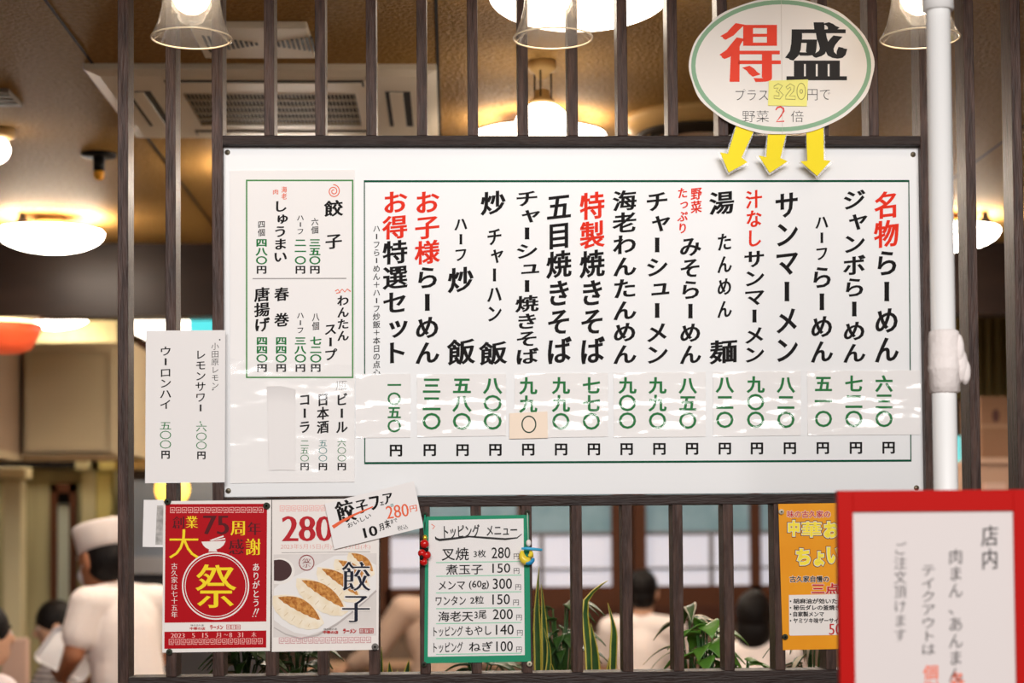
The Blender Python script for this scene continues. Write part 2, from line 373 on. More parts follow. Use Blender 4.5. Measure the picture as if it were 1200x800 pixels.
column([('サンマーメン', 884, 292, 426, 24)], [('汁なし', 883.5, 222, 290, 18.5)], (887, 517))
seven('サンマーメン', 0, 922, 27, 223, 426, (925.6, 516.8))
column([('ハーフ', 963, 251, 306, 15.5), ('らーめん', 963, 310, 426, 26)], (), (964.2, 516.6))
seven('ジャンボらーめん', 0, 1001, 26, 221, 426, (1003, 516.4))
seven('名物らーめん', 2, 1039, 28, 223, 426, (1041.3, 516.2))

# the side-dish sheet taped to the left of the board
SD = BD-.0022
sq = [(269.5, 200), (415.5, 199), (415.5, 564.5), (270, 566)]
side = thing('side_dish_sheet', quad([sq[3]], SD)[0], 'laminated white sheet with a green framed list of dumplings and drinks on the board', 'menu sheet')
sheet('paper', sq, SD, .0012, lam_paper, side)
sd = SD-.0005
Ink(sd).rect(289, 211.3, 413.3, 442, 1.7).put('border_line', lgreen_ink, side)
Ink(sd).rib([(296, 326.3), (406, 326)], 1.1).put('divider_line', grey_ink, side)
sp = Ink(sd); sp.rib([(391+(1.2+6.3*t/40)*math.cos(t*.33+1), 224-(1.2+6.6*t/40)*math.sin(t*.33+1)) for t in range(41)], 1.1); sp.put('spiral_mark', orange_ink, side)
def side_item(name, m, *runs):
    for a in runs: Ink(sd).v(*a).put(name, m, side)
side_item('dish_lettering', ink, ('餃', 391, 234, 254, 21), ('子', 391, 273, 292, 19))
side_item('dish_lettering', ink, ('しゅうまい', 328.5, 234, 308, 16))
side_item('dish_lettering', orange_ink, ('海老', 333, 218, 234, 6.5, PEN), ('肉', 323, 221.5, 228, 7, PEN))
side_item('dish_lettering', ink, ('わんたん', 402, 345, 400, 13.5)); side_item('dish_lettering', ink, ('スープ', 387.3, 378, 423, 14.5))
Ink(sd).rib([(393, 341), (396, 339), (398, 342), (401, 338.6), (404, 342), (407, 338.5), (411, 341.5)], 1.2).rib([(394, 343.5), (399, 342.5)], 1).put('scribble', orange_ink, side)
side_item('dish_lettering', ink, ('春', 330, 336, 353, 16.5), ('巻', 330, 366, 383, 16.5)); side_item('dish_lettering', ink, ('唐揚げ', 307, 336, 389, 17.5))
for cx, cap, ya, yb, st in ((369, '六個', 255, 274, PEN), (352, 'ハーフ', 251, 275, PEN), (306.5, '四個', 258, 277, PEN)): side_item('portion_lettering', ink, (cap, cx, ya, yb, 8.5, st))
for cx, cap, ya, yb in ((370, '八個', 366, 387), (352, 'ハーフ', 365, 391)): side_item('portion_lettering', ink, (cap, cx, ya, yb, 8.5, PEN))
for cx, num, ya, yb in ((369, '三五〇', 279, 310), (352, '二一〇', 279, 310), (306.5, '四八〇', 279, 310), (370, '七二〇', 394, 425), (352, '三八〇', 394, 425), (329.5, '四四〇', 394, 425), (307, '四四〇', 394, 425)):
    side_item('price_lettering', green_ink, (num, cx, ya, yb, 13, BOLD)); side_item('currency_character', ink, ('円', cx, yb+.6, yb+10.8, 12, BOLD))
for cx, s, cp, num in ((400.5, 'ビール', green_ink, '六〇〇'), (378.4, '日本酒', teal_ink, '五〇〇'), (357, 'コーラ', green_ink, '二五〇')):
    side_item('drink_lettering', ink, (s, cx, 460, 508, 13.5)); side_item('price_lettering', cp, (num, cx, 514.5, 541, 10.5, GOTH)); side_item('currency_character', ink, ('円', cx, 541.5, 551, 10.5, BOLD))
side_item('drink_lettering', grey_ink, ('瓶', 400, 445, 457.5, 14, FINE))
# film over the sheet
MB().add(quad([(270, 420), (270.3, 565.5), (415.3, 564), (415.3, 428)], sd-.0006), [(0, 1, 2, 3)]).build('clear_film', film_s, side)
bd2 = sd-.0012
m = MB(); N = 10
top = [(314, 452), (323, 451), (332, 453), (346, 456)]
pl = []
for i in range(N+1):
    t = i/N; lift = .006*max(0, 1-t*6)**2+.0004
    for px0, px1 in ((314, 346),):
        pl += [at(313+2*t, 453+t*154*.63+t*1, bd2)+Vector((0, -lift, 0)), at(330+t*0, 452.5+t*98, bd2)+Vector((0, -lift*1.3, 0)), at(346, 456+t*95, bd2)+Vector((0, -lift, 0))]
m.add(pl, [(3*i+j, 3*i+3+j, 3*i+4+j, 3*i+1+j) for i in range(N) for j in range(2)])
b = [p+Vector((0, .0006, 0)) for p in pl]; k = len(m.v); m.add(b, [(3*i+j, 3*i+1+j, 3*i+4+j, 3*i+3+j) for i in range(N) for j in range(2)])
tag(m.build('blank_paper_slip', paper, smooth=True), 'blank white paper slip with a curled top covering an item left of the cola price', 'paper')

# ---- price strips in clear film
PD = BD-.0018
def strip(label, q, prices):
    t = thing('price_strip', quad([q[3]], PD)[0], label, 'price strip', 'film covered price strips across the menu board')
    sheet('paper', q, PD, .0009, lam_paper, t)
    for s, cx, ya, yb, ww in prices: Ink(PD-.0004).v(s, cx, ya, yb, ww, (.034, .03, 0)).put('price_lettering', green_ink, t)
    g = MB(); A, B, C, D_ = [Vector(p) for p in quad(q, PD-.0012)]
    g.add([A, D_, C, B], [(0, 1, 2, 3)]); g.build('clear_film', film_m, t); return t
ya, yb = 441, 504
strip('price strip reading 1050 under the bargain set meal, leftmost of the row', [(417, 438), (481, 438), (481, 512.5), (417, 513)], [('一〇五〇', 462, 443, 507, 15.5)])
strip('price strip reading 320, 580 and 800 under the fried rice dishes', [(488.5, 438.5), (593, 438), (593, 510.5), (489, 512)], [('三二〇', 505.8, ya, yb, 21), ('五八〇', 541.3, ya, yb, 21), ('八〇〇', 577.3, ya, yb, 21)])
ps3 = strip('price strip reading 990, 990 and 770 under the fried noodle dishes', [(603, 437.5), (712.5, 436.5), (712.5, 511.5), (603, 513)], [('九九', 619, ya, 484, 20), ('九九〇', 657.3, ya, yb, 20), ('七七〇', 693, ya, yb, 20)])
strip('price strip reading 900, 990 and 850 under the shrimp wonton and roast pork noodles', [(719, 436.5), (827, 435.5), (827, 511.5), (719.5, 512.5)], [('九〇〇', 735.3, ya, yb-1, 20), ('九九〇', 770.5, ya, yb-1, 20), ('八五〇', 806, ya, yb-1, 20)])
strip('price strip reading 820, 900 and 820 with no glare under the soupless noodles', [(835.5, 435.5), (938.5, 434.5), (938.5, 510), (836, 511.5)], [('八二〇', 849.4, ya-1, yb-2, 20), ('九〇〇', 885.5, ya-1, yb-2, 20), ('八二〇', 921, ya-1, yb-2, 20)])
strip('price strip reading 510, 720 and 630 under the ramen columns, lapping over the green border', [(946, 434.5), (1078.5, 433.5), (1079, 509), (946.5, 510)], [('五一〇', 965, ya-2, yb-3, 20), ('七二〇', 1000.6, ya-2, yb-3, 20), ('六三〇', 1036, ya-2, yb-3, 20)])
q = [(597, 484), (641.5, 482), (642, 513), (597, 514)]
st = thing('price_sticker', quad([q[3]], PD-.0024)[0], 'small peach sticker with a handwritten zero stuck over a price', 'sticker')
sheet('paper', q, PD-.0024, .0008, M('peach_paper', (246, 226, 206), 0.6), st)
Ink(PD-.0028).ring(619.8, 497, 8, 9.5, 1.5).put('lettering', M('dark_green_pen', (34, 62, 46), .5), st)

# ================================================================== notices fixed to the lattice
ND = LD-.003
n1 = thing('drinks_notice', quad([(170, 565)], ND)[0], 'tall white paper notice of two handwritten drinks hung on the lattice left of the board', 'notice')
sheet('paper', [(171, 387.3), (264, 386.7), (263.5, 565), (170, 566)], ND, .0012, paper, n1)
nd = ND-.0004
Ink(nd).v('ウーロンハイ', 194, 405, 480, 14, PEN).put('drink_lettering', ink, n1)
Ink(nd).v('レモンサワー', 235, 409, 484, 12.5, PEN).put('drink_lettering', ink, n1)
Ink(nd).v('小田原レモン', 252, 401, 456, 9, FINE).disc(257.5, 398, .9).rib([(248.5, 457), (250.5, 456)], 1).put('drink_lettering', ink, n1)
Ink(nd).v('五〇〇', 194, 493, 526, 14, GOTH).put('price_lettering', green_ink, n1)
Ink(nd).v('六〇〇', 236, 495.5, 527, 13, GOTH).disc(234.7, 494.3, .9).put('price_lettering', green_ink, n1)
Ink(nd).v('円', 194, 527, 537.5, 10.5, BOLD).put('currency_character', ink, n1); Ink(nd).v('円', 236, 528, 538, 10.5, BOLD).put('currency_character', ink, n1)

OD = LD-.012
ov = thing('oval_sign', at(916, 157, OD), 'oval white sign with a green rim announcing a double vegetable portion', 'sign')
def disc_slab(cx, cy, rx, ry, D, t, m, name, par, n=96, wob=0):
    pts = []
    for k in range(n):
        a = 2*math.pi*k/n; e = 1+wob*math.sin(a*9)+wob*math.sin(a*14+1); pts.append(at(cx+rx*e*math.cos(a), cy-ry*e*math.sin(a), D))
    return MB().slab(pts, t).build(name, m, par)
disc_slab(916, 77.5, 108.5, 80, OD, .0012, M('sign_card', (240, 234, 228), .5), 'card', ov, wob=.004)
od = OD-.0004
Ink(od).ring(915.5, 77, 103, 74.5, 5).put('rim_line', M('sage_green_print', (140, 178, 146), .5), ov)
Ink(od).h('得', 843, 915, 27, 96, HEAVY).put('lettering', M('bright_red_print', (236, 68, 44), .5), ov)
Ink(od).h('盛', 920, 993, 26, 94, HEAVY).put('lettering', ink2, ov)
Ink(od).h('プラス', 862, 900, 104.5, 117.5, THIN).put('lettering', ink2, ov); Ink(od).h('円で', 946, 973, 104.5, 117.5, THIN).put('lettering', ink2, ov)
Ink(od).h('野菜', 870, 901, 129.5, 143, THIN).put('lettering', ink2, ov); Ink(od).h('倍', 927, 941.5, 129.5, 143, THIN).put('lettering', ink2, ov)
Ink(od).rib([(909, 129), (911, 126), (914.5, 125), (918, 127), (918.5, 130), (915, 136), (910, 142.5), (919, 142)], [1.2, 1.8, 2, 2, 2, 1.6, 1.4, 1.6]).put('lettering', M('red_marker', (226, 60, 50), .5), ov)
Ink(od).rib([(915.5, -2), (916, 60), (917, 157)], .7).put('fold_line', M('fold_shade', (214, 206, 198), .6), ov)
q = [(901, 94.5), (947, 93), (945.5, 124.5), (900, 123.5)]
nt = thing('sticky_note', quad([q[3]], OD-.002)[0], 'yellow sticky note reading 320 on the oval sign', 'sticky note')
sheet('note_paper', q, OD-.002, .0008, M('yellow_note', (246, 240, 140), .6), nt)
k = Ink(OD-.0024)
k.rib([(907, 101), (912, 98), (917, 100.5), (913, 106), (918, 111), (914, 116), (907, 115), (907, 112), (913, 112.5), (913, 109), (909.5, 107), (912, 103), (907, 103.5)], .9, True)
k.rib([(921, 102), (926, 98), (931, 101), (930, 107), (925, 112.5), (932, 112.5), (932, 116.5), (920.5, 116), (921, 112), (927, 104.5), (926, 102), (923, 104.5)], .9, True)
k.ring(939, 107, 5, 9.5, .9).ring(939, 107, 1.5, 2.2, .9)
k.put('lettering', M('olive_pen', (168, 160, 90), .5), nt)
yel = M('bright_yellow_card', (250, 226, 40), .55)
AR = [('yellow arrow under the oval sign, slanting down and nearest the vegetable miso ramen', [(863, 147), (884, 152), (869, 184.5), (876, 190), (854, 202), (844, 178.5), (853, 180)]),
      ('yellow arrow under the middle of the oval sign, leaning slightly', [(900, 156), (921, 158), (914.5, 185), (923, 189), (902, 202.5), (889, 182), (898, 184)]),
      ('yellow arrow pointing straight down under the oval sign, nearest the pole', [(945, 153), (965, 149.5), (965.5, 187.5), (973.5, 188.5), (957.5, 206), (938, 189), (946, 188.5)])]
for lab, P in AR:
    t = thing('arrow_sign', at(P[4][0], P[4][1], OD+.004), lab, 'arrow', 'yellow arrows below the oval sign')
    cx = sum(p[0] for p in P)/7; cy = sum(p[1] for p in P)/7
    big = []
    for i, p in enumerate(P):
        dx, dy = p[0]-cx, p[1]-cy; L = math.hypot(dx, dy); big.append((p[0]+dx/L*3, p[1]+dy/L*3))
    MB().slab(quad(P[::-1], OD+.004), .001).build('card', yel, t)
    MB().add(quad(big[::-1], OD+.0056), [tuple(range(7))]).build('clear_film', clear_film('arrow_laminate', .04, .15, 1, 0, .02, (226, 222, 218)) if 'arrow_laminate' not in bpy.data.materials else bpy.data.materials['arrow_laminate'], t)

# ---- posters
def key_unit(k, x0, x1, y0, y1, flip, w=1.0):
    f = (lambda u: x0+(x1-x0)*u) if not flip else (lambda u: x1-(x1-x0)*u); g = lambda v: y0+(y1-y0)*v
    k.rib([(f(a), g(b)) for a, b in ((.97, 1), (.03, 1), (.03, 0), (.97, 0), (.97, .68), (.35, .68), (.35, .36), (.68, .36))], w)
def key_band(D, x0, x1, y0, y1, n, m, par, dy=0, w=1.0):
    k = Ink(D)
    for i in range(n):
        a = x0+(x1-x0)*i/n; b = x0+(x1-x0)*(i+1)/n; s = dy*i/n; key_unit(k, a+.5, b-.8, y0+s, y1+s, i % 2 == 1, w)
    k.put('key_pattern_band', m, par)
def magnet(px, py, D, m, label, r=.0068):
    c = at(px, py, D); n = 20; prof = [(r, .0), (r, -.0025), (r*.8, -.004), (r*.3, -.0046)]
    vs = [c+Vector((q_*math.cos(2*math.pi*k/n), y, q_*math.sin(2*math.pi*k/n))) for k in range(n) for q_, y in prof]
    o = MB().add(vs, [(k*4+i, k*4+i+1, ((k+1) % n)*4+i+1, ((k+1) % n)*4+i) for k in range(n) for i in range(3)]+[tuple(k*4+3 for k in range(n)), tuple(k*4 for k in range(n))]).build('magnet', m, smooth=True)
    return tag(o, label, 'magnet', 'round magnets pinning the posters')
mag_d = M('dark_magnet', (62, 66, 56), .4); mag_g = M('grey_magnet', (120, 116, 112), .35); mag_w = M('white_magnet', (214, 204, 180), .4)
yellow_p = M('poster_yellow', (246, 216, 36), .5); maroon = M('poster_maroon', (84, 14, 20), .5); white_p = M('poster_white', (236, 228, 222), .5); pink_p = M('poster_pink', (238, 176, 170), .5)
red_p = M('poster_red', (176, 12, 24), .45, .08)
lq = [(168.5, 585.5), (192, 585.5), (191, 641), (167, 640.5)]
lf = thing('leaflet', quad([lq[3]], LD-.0005)[0], 'pale leaflet mostly hidden behind the left edge of the red festival poster', 'leaflet')
sheet('paper', lq, LD-.0005, .0004, paper, lf)
Ink(LD-.0008).poly([(184, 592), (191.5, 592), (190.5, 638), (182, 638)]).put('printed_panel', M('grey_print', (150, 146, 142), .6, var=(90, (196, 190, 186))), lf)

PQ = [(191.5, 587), (318, 585.5), (316.5, 762.5), (190, 764.5)]
p1 = thing('festival_poster', quad([PQ[3]], ND)[0], 'red festival poster for a 75th anniversary with a big yellow character in a ring', 'poster')
sheet('paper', PQ, ND, .0012, white_p, p1)
Ink(ND-.0003).poly([(194, 590.5), (313, 590), (312, 758.5), (192.5, 760)]).put('red_field', red_p, p1)
d1 = ND-.0006
key_band(d1, 199, 309.5, 594.5, 600.5, 16, pink_p, p1, -.3, .9); key_band(d1, 197.5, 308.5, 749, 755, 16, pink_p, p1, -1.2, .9)
Ink(d1).h('創', 202, 216, 605, 619, MIN).h('75', 238, 268.5, 604, 626, (.026, -.008, 0)).h('年', 290, 306, 611.5, 626.5, MIN).h('感', 268, 286, 631.5, 649, MIN).put('lettering', maroon, p1)
Ink(d1).h('業', 217.5, 232, 604.5, 618.5, MIN).h('周', 270, 287, 610.5, 627, MIN).h('謝', 288, 305.5, 631, 650, MIN).h('大', 198, 233, 620, 654, (.0, -.01, 0)).h('祭', 229, 277, 661, 712, (.014, -.004, 0)).put('lettering', yellow_p, p1)
k = Ink(d1); k.poly([(236, 634.5), (264.5, 633.5), (262, 638.5), (258, 642), (253.5, 643.5), (254.5, 646), (244.5, 646), (245, 643.5), (241, 641.5), (238, 638.5)])
k.rib([(246, 633), (262, 628)], [.8, 1.8]).rib([(247, 633.4), (264, 631)], [.8, 1.8]); k.put('bowl_emblem', white_p, p1)
Ink(d1).ring(252.6, 686.3, 38.6, 38.8, 1.7).ring(252.6, 686.3, 35.6, 35.8, .9).put('ring_emblem', white_p, p1)
Ink(d1).v('古久家は七十五年', 204.3, 659, 724, 7.6, (.0, -.01, 0)).put('lettering', white_p, p1)
Ink(d1).v('ありがとう', 300, 659, 711, 8.5, PEN).rib([(300, 713), (297, 720)], [1.4, .6]).rib([(303, 712.5), (300.5, 719.5)], [1.4, .6]).disc(296.3, 722, .7).disc(299.7, 721.8, .7).put('lettering', white_p, p1)
Ink(d1).poly([(192.8, 729.5), (312.6, 728), (312.4, 738.5), (192.7, 740)]).put('white_band', white_p, p1)
def shop_logos(D, dx, dy, par):
    Ink(D).h('味の古久家', 223.5+dx, 239+dx, 731.3+dy, 733.6+dy, GOTH).put('logo_lettering', ink2, par)
    Ink(D).h('中華の店', 222.5+dx, 240.5+dx, 734.4+dy, 738+dy, BOLD).h('ラーメン', 246+dx, 261.5+dx, 732+dy, 737.6+dy, FAT).put('logo_lettering', M('logo_red', (186, 40, 40), .5), par)
    k = Ink(D)
    for i in range(3): k.frame([(265.5+dx+5.6*i, 732+dy), (270.3+dx+5.6*i, 732+dy), (270.3+dx+5.6*i, 737+dy), (265.5+dx+5.6*i, 737+dy)], .8)
    for i, c in enumerate('餃子部'): k.h(c, 266.4+dx+5.6*i, 269.5+dx+5.6*i, 732.9+dy, 736.2+dy, GOTH)
    k.put('logo_lettering', M('logo_red', (186, 40, 40), .5), par)
shop_logos(d1-.0003, 0, 0, p1)
Ink(d1).h('2023', 200, 216.5, 741.8, 747.3, MIN).h('5', 225, 228.5, 741.6, 747, MIN).h('15', 237, 244, 741.4, 746.9, MIN).h('月', 253, 259, 741, 746.8, MIN).h('～', 262.5, 267, 742.5, 744.5, MIN).h('8', 268.5, 272, 741, 746.5, MIN).h('31', 278.5, 285, 740.8, 746.3, MIN).h('木', 294.5, 300.5, 740.3, 746.2, MIN).put('date_lettering', pink_p, p1)
magnet(196.5, 587.5, ND-.0014, mag_d, 'dark round magnet at the top left corner of the red festival poster'); magnet(312.5, 592.5, ND-.0014, mag_d, 'dark round magnet at the top right corner of the red festival poster'); magnet(198.5, 763.5, ND-.0014, mag_d, 'dark round magnet at the bottom left corner of the red festival poster', .006)

GQ = [(318.8, 585.5), (444.5, 583.5), (443.5, 761), (318.5, 763.5)]
p2 = thing('dumpling_poster', quad([GQ[3]], ND)[0], 'white poster with a plate of pan fried dumplings and a large red 280', 'poster')
sheet('paper', GQ, ND, .0012, white_p, p2)
key_band(d1, 327.5, 436.5, 592.5, 598.5, 16, pink_p, p2, -1, .9); key_band(d1-.0006, 326.5, 435.5, 747, 753.5, 16, M('dusty_pink_print', (206, 150, 154), .5), p2, -1, .9)
Ink(d1).h('280', 330, 390, 604.5, 634, (.03, -.010, 0)).put('price_lettering', M('deep_red_print', (184, 30, 40), .5), p2)
Ink(d1).h('2023年5月15日(月)～8月31日(木)', 329, 434, 637, 644, (-.01, -.02, 0)).put('date_lettering', M('salmon_print', (226, 158, 150), .5), p2)
Ink(d1).rib([(330, 647.3), (434, 646.3)], .5).put('small_print_line', grey_ink, p2)
# the printed plate of dumplings
Ink(ND-.0003).poly([(320.6, 649.5), (441.5, 648), (441, 744.5), (320.3, 746.5)]).put('photo_ground', M('photo_ground', (214, 206, 200), .5, var=(14, (224, 216, 212))), p2)
pl = [(321, 690), (330, 682), (352, 672), (392, 651), (420, 650), (441, 662), (441, 690), (420, 710), (400, 726), (380, 738), (362, 744), (345, 741), (330, 733), (321, 726)]
Ink(ND-.0005).poly(pl).put('printed_plate', M('plate_print', (234, 229, 226), .5), p2)
Ink(ND-.0007).rib([(321, 735), (335, 743), (352, 748), (372, 744), (395, 731), (418, 713), (441, 692)], [1, 1.6, 2, 2.4, 2.4, 2, 2]).put('plate_rim_line', M('plate_shade_print', (186, 176, 172), .5), p2)
Ink(ND-.0006).poly([(321, 655)]+[(328+17.5*math.cos(a), 669-15.5*math.sin(a)) for a in [math.pi/2-math.pi*i/20 for i in range(21)]]+[(321, 684)]).put('printed_sauce_bowl', white_p, p2)
Ink(ND-.0008).poly([(321, 656)]+[(327+15*math.cos(a), 668-12.6*math.sin(a)) for a in [math.pi/2-math.pi*i/20 for i in range(21)]]+[(321, 680)]).put('printed_sauce', M('soy_print', (70, 44, 44), .4), p2)
def crescent(cx, cy, L, W, ang, up):
    a = R(ang); out = []; n = 18
    for i in range(n+1):
        t = -1+2*i/n; out.append((t*L/2, -up*(1-t*t)))
    for i in range(n+1):
        t = 1-2*i/n; out.append((t*L/2*(1 if abs(t) < 1 else 1), W*(1-t*t)**.5+.5*math.sin(i*2.2)))
    return [(cx+x*math.cos(a)-y*math.sin(a), cy+x*math.sin(a)+y*math.cos(a)) for x, y in out]
dough = M('dough_print', (236, 218, 188), .5, var=(60, (244, 232, 212))); sear = M('seared_print', (214, 152, 78), .5, var=(190, (158, 88, 30))); pleat = M('pleat_print', (214, 190, 152), .5)
for i, (cx, cy, L, ang) in enumerate(((424, 660, 40, 40), (413, 671, 52, 38), (398, 683, 64, 36), (378, 697, 72, 33), (350, 714, 68, 28))):
    dd = ND-.0008-.0002*i; W = 13+i*1.6; up = 9+i*1.2
    Ink(dd).poly(crescent(cx, cy, L, W, ang, up)).put('printed_dumpling', dough, p2)
    Ink(dd-.0001).poly(crescent(cx+.6, cy-1.4, L*.82, W*.17, ang, up*.82)).put('printed_sear', sear, p2)
    k = Ink(dd-.00012); ca, sa = math.cos(R(ang)), math.sin(R(ang))
    for j in (-2, -1, 0, 1, 2):
        p0 = (j*L*.14, W*.45); p1_ = (j*L*.15-1.2, W*.8*(1-(j*.3)**2)**.5)
        k.rib([(cx+p[0]*ca-p[1]*sa, cy+p[0]*sa+p[1]*ca) for p in (p0, p1_)], .7)
    k.put('printed_pleats', pleat, p2)
k = Ink(ND-.0022); k.ring(359.3, 659, 8.6, 8.8, .9).h('祭', 354, 364.6, 653.8, 664.3, (-.01, -.03, 0)); k.put('stamp_emblem', M('stamp_red', (150, 50, 56), .5), p2)
navy = M('navy_print', (26, 28, 44), .5)
Ink(ND-.0022).h('餃', 399.5, 435.5, 657, 693, (.05, .03, 0)).h('子', 400, 434.5, 697, 730, (.05, .03, 0)).put('lettering_halo', white_p, p2)
Ink(ND-.0025).h('餃', 400.5, 434.5, 658, 692, (.02, -.012, 0)).h('子', 401, 433.5, 698, 729, (.02, -.012, 0)).put('lettering', navy, p2)
shop_logos(ND-.0025, 156, 4.3, p2)
magnet(439.5, 757.5, ND-.0014, mag_g, 'grey round magnet at the bottom right corner of the dumpling poster')

# slanted handwritten slip
HD = LD-.009
HQ = [(380.5, 590), (485, 563.5), (496.5, 617.8), (391.8, 643.5)]
hs = thing('handwritten_slip', quad([HQ[3]], HD)[0], 'tilted white paper slip with brush writing about a dumpling fair, overlapping the dumpling poster', 'notice')
sheet('paper', HQ, HD, .001, paper, hs)
hd = HD-.0004
k = Ink(hd, -14, (404, 598)); k.h('餃', 393, 416, 586, 612, (.05, .0, 0)); k.put('brush_lettering', ink, hs)
k = Ink(hd, -14, (424, 593)); k.h('子', 417, 431, 585.5, 601, (.05, .01, 0)); k.put('brush_lettering', ink, hs)
k = Ink(hd, -10, (440, 588)); k.h('フ', 433, 445, 581, 597, (.06, .02, 0)).h('ェ', 445, 449.5, 589, 593, BOLD).h('ア', 449.5, 461, 580.5, 593, (.05, .01, 0)); k.put('brush_lettering', ink, hs)
Ink(hd-.0002).rib([(390, 617.5), (400, 611), (415, 603), (437, 593.5)], [4.2, 3.6, 2.6, 1.4]).put('underline_stroke', orange_ink, hs)
k = Ink(hd, -22, (421, 610)); k.h('おいしい', 406, 436, 607, 613, PEN); k.put('brush_lettering', ink, hs)
k = Ink(hd, -8, (468, 599)); k.h('280', 452.5, 479, 591, 606, (.01, -.005, .0)).h('円', 480.5, 489, 594, 602, PEN); k.put('price_lettering', orange_ink, hs)
k = Ink(hd, -9, (460, 592)); k.h('一皿', 453, 461.5, 590, 593.5, PEN); k.put('brush_lettering', teal_ink, hs)
k = Ink(hd, -14, (445, 618)); k.h('10', 425, 441.5, 614, 626, (.03, .01, 0)).h('月', 444, 450, 613.5, 622.5, BRUSH).h('末', 451.5, 458, 611, 621, BOLD).h('まで', 459, 467, 612, 617, PEN); k.put('brush_lettering', ink, hs)
k = Ink(hd, -10, (471, 617)); k.h('税込', 465.5, 478, 615, 621, FINE); k.put('brush_lettering', ink, hs)

# topping menu
TQ = [(495.5, 600.5), (621, 597.5), (623.8, 778), (495.5, 780)]
tm = thing('topping_menu', quad([TQ[3]], ND)[0], 'laminated topping price list with a wide green border hung on the lattice below the board', 'menu sheet')
sheet('green_border', [(498.5, 605), (619.8, 603), (622, 775), (497, 777)], ND-.0003, .0008, M('jade_green_card', (24, 142, 104), .5), tm)
Ink(ND-.0007).poly([(502.5, 609.5), (613.5, 607.3), (615, 767.3), (501.3, 769.3)]).put('paper', paper, tm)
td = ND-.0010
k = Ink(td, -1.5, (560, 620)); k.h('トッピング', 520, 562, 614, 630, (.026, .014, 0)).h('メニュー', 570, 606, 616, 628, (.024, .012, 0)); k.put('title_lettering', ink2, tm)
Ink(td).rib([(510, 628.5), (511, 631), (515, 632.5), (530, 631), (550, 628.5), (570, 630), (592, 631.5), (606, 630), (611.5, 625.5)], [1, 2.6, 3, 2.6, 2, 2.4, 2.4, 1.6, .8]).put('underline_stroke', ink2, tm)
Ink(td).rib([(505.5, 614), (509.5, 616.5), (507, 619.5)], .9).put('pen_mark', orange_ink, tm)
ROWS = [(656, [('叉焼', 517.5, 549.5, 641.5, 656.5), ('3枚', 555, 569.5, 644, 653)], '280', 576, 598, 641, 654), (672, [('煮玉子', 522.5, 566, 661, 673)], '150', 577, 598, 660, 671),
        (691.5, [('メンマ', 514, 545, 680.5, 691), ('(60g)', 549.5, 573, 680, 690.5)], '300', 577.5, 600, 677.5, 690), (710, [('ワンタン', 510.5, 546, 698, 709), ('2粒', 551, 567, 698, 707.5)], '150', 577, 597.5, 696, 708),
        (727.5, [('海老天', 513.5, 554.5, 716, 728), ('3尾', 556, 570, 715, 725)], '200', 577.5, 601, 713.5, 725.5), (745, [('トッピング', 508, 542.5, 733.5, 745.5), ('もやし', 545.5, 576, 733, 744)], '140', 581, 602, 731.5, 743.5),
        (763.5, [('トッピング', 508, 542.5, 752, 764.5), ('ねぎ', 549.5, 577.5, 751.5, 763)], '100', 581.5, 601, 751, 763)]
for yl, items, num, a, b, c, d in ROWS:
    k = Ink(td)
    for s, x0, x1, y0, y1 in items: k.h(s, x0, x1, y0, y1, (.012, .012, 0), tilt=-.6)
    k.h(num, a, b, c, d, (.006, .004, .0), tilt=-.4).h('円', b+4, b+10.5, d-5.5, d+1, GOTH); k.put('topping_lettering', ink, tm)
    Ink(td).rib([(511, yl+3), (611, yl+1.6)], 1.1).put('ruled_line', M('pale_green_line', (150, 210, 178), .5), tm)
tag(MB().add(quad([TQ[0], TQ[3], TQ[2], TQ[1]], ND-.0018), [(0, 1, 2, 3)]).build('clear_film', film_s, tm), 'clear glossy laminate')
for px, py, a, b in ((498, 602.5, 'top left', mag_d), (618, 600, 'top right', mag_d), (620.5, 777.5, 'bottom right', mag_w), (497, 778, 'bottom left', mag_d)): magnet(px, py, ND-.0022, b, '%s round magnet at the %s corner of the green bordered topping list' % ('pale' if b is mag_w else 'dark', a), .0052)
# two little charms hung from the magnets
c = thing('red_charm', at(497, 672, ND-.012), 'red bobble charm on a green cord at the left edge of the topping list', 'charm')
MB().tube([at(498, 603, ND-.007), at(499.5, 615, ND-.01), at(498, 629, ND-.012)], .0011, 6).tube([at(498, 603, ND-.007), at(496.5, 615, ND-.01), at(497.5, 629, ND-.012)], .0011, 6).build('cord', M('jade_cord', (40, 150, 116), .6), c, True)
red_b = M('glossy_red', (200, 26, 24), .25, coat=.5)
MB().ell(at(498, 630, ND-.012), (.0045, .0045, .006)).build('bead', M('gold_bead', (220, 180, 60), .3, metal=.6), c, True)
m = MB()
for px, py, r in ((497.5, 637, .0088), (494.5, 648, .008), (500, 650, .0085), (496.5, 658, .0078)): m.ell(at(px, py, ND-.013), (r, r*.9, r))
m.build('bobbles', red_b, c, True)
MB().ell(at(494, 653, ND-.021), (.004, .003, .005)).ell(at(500, 644, ND-.021), (.0035, .003, .004)).build('dark_spots', black_m, c, True)
c = thing('toy_charm', at(619, 660, ND-.012), 'small yellow and blue toy charm at the right edge of the topping list', 'charm')
MB().tube([at(618, 601, ND-.007), at(619, 632, ND-.012)], .0009, 6).build('cord', M('pale_cord', (190, 214, 196), .6), c, True)
m = MB(); pts = [at(617+5.5*math.cos(a)*1.0, 648+9*math.sin(a), ND-.013) for a in [R(200-25*i) for i in range(10)]]
m.tube(pts, [.003, .0055, .0075, .0085, .009, .0085, .0075, .006, .0045, .002], 10); m.build('body', M('toy_yellow', (236, 206, 60), .35, coat=.3), c, True)
pts = [at(619+7*math.cos(a), 651+8*math.sin(a), ND-.016) for a in [R(20+18*i) for i in range(9)]]
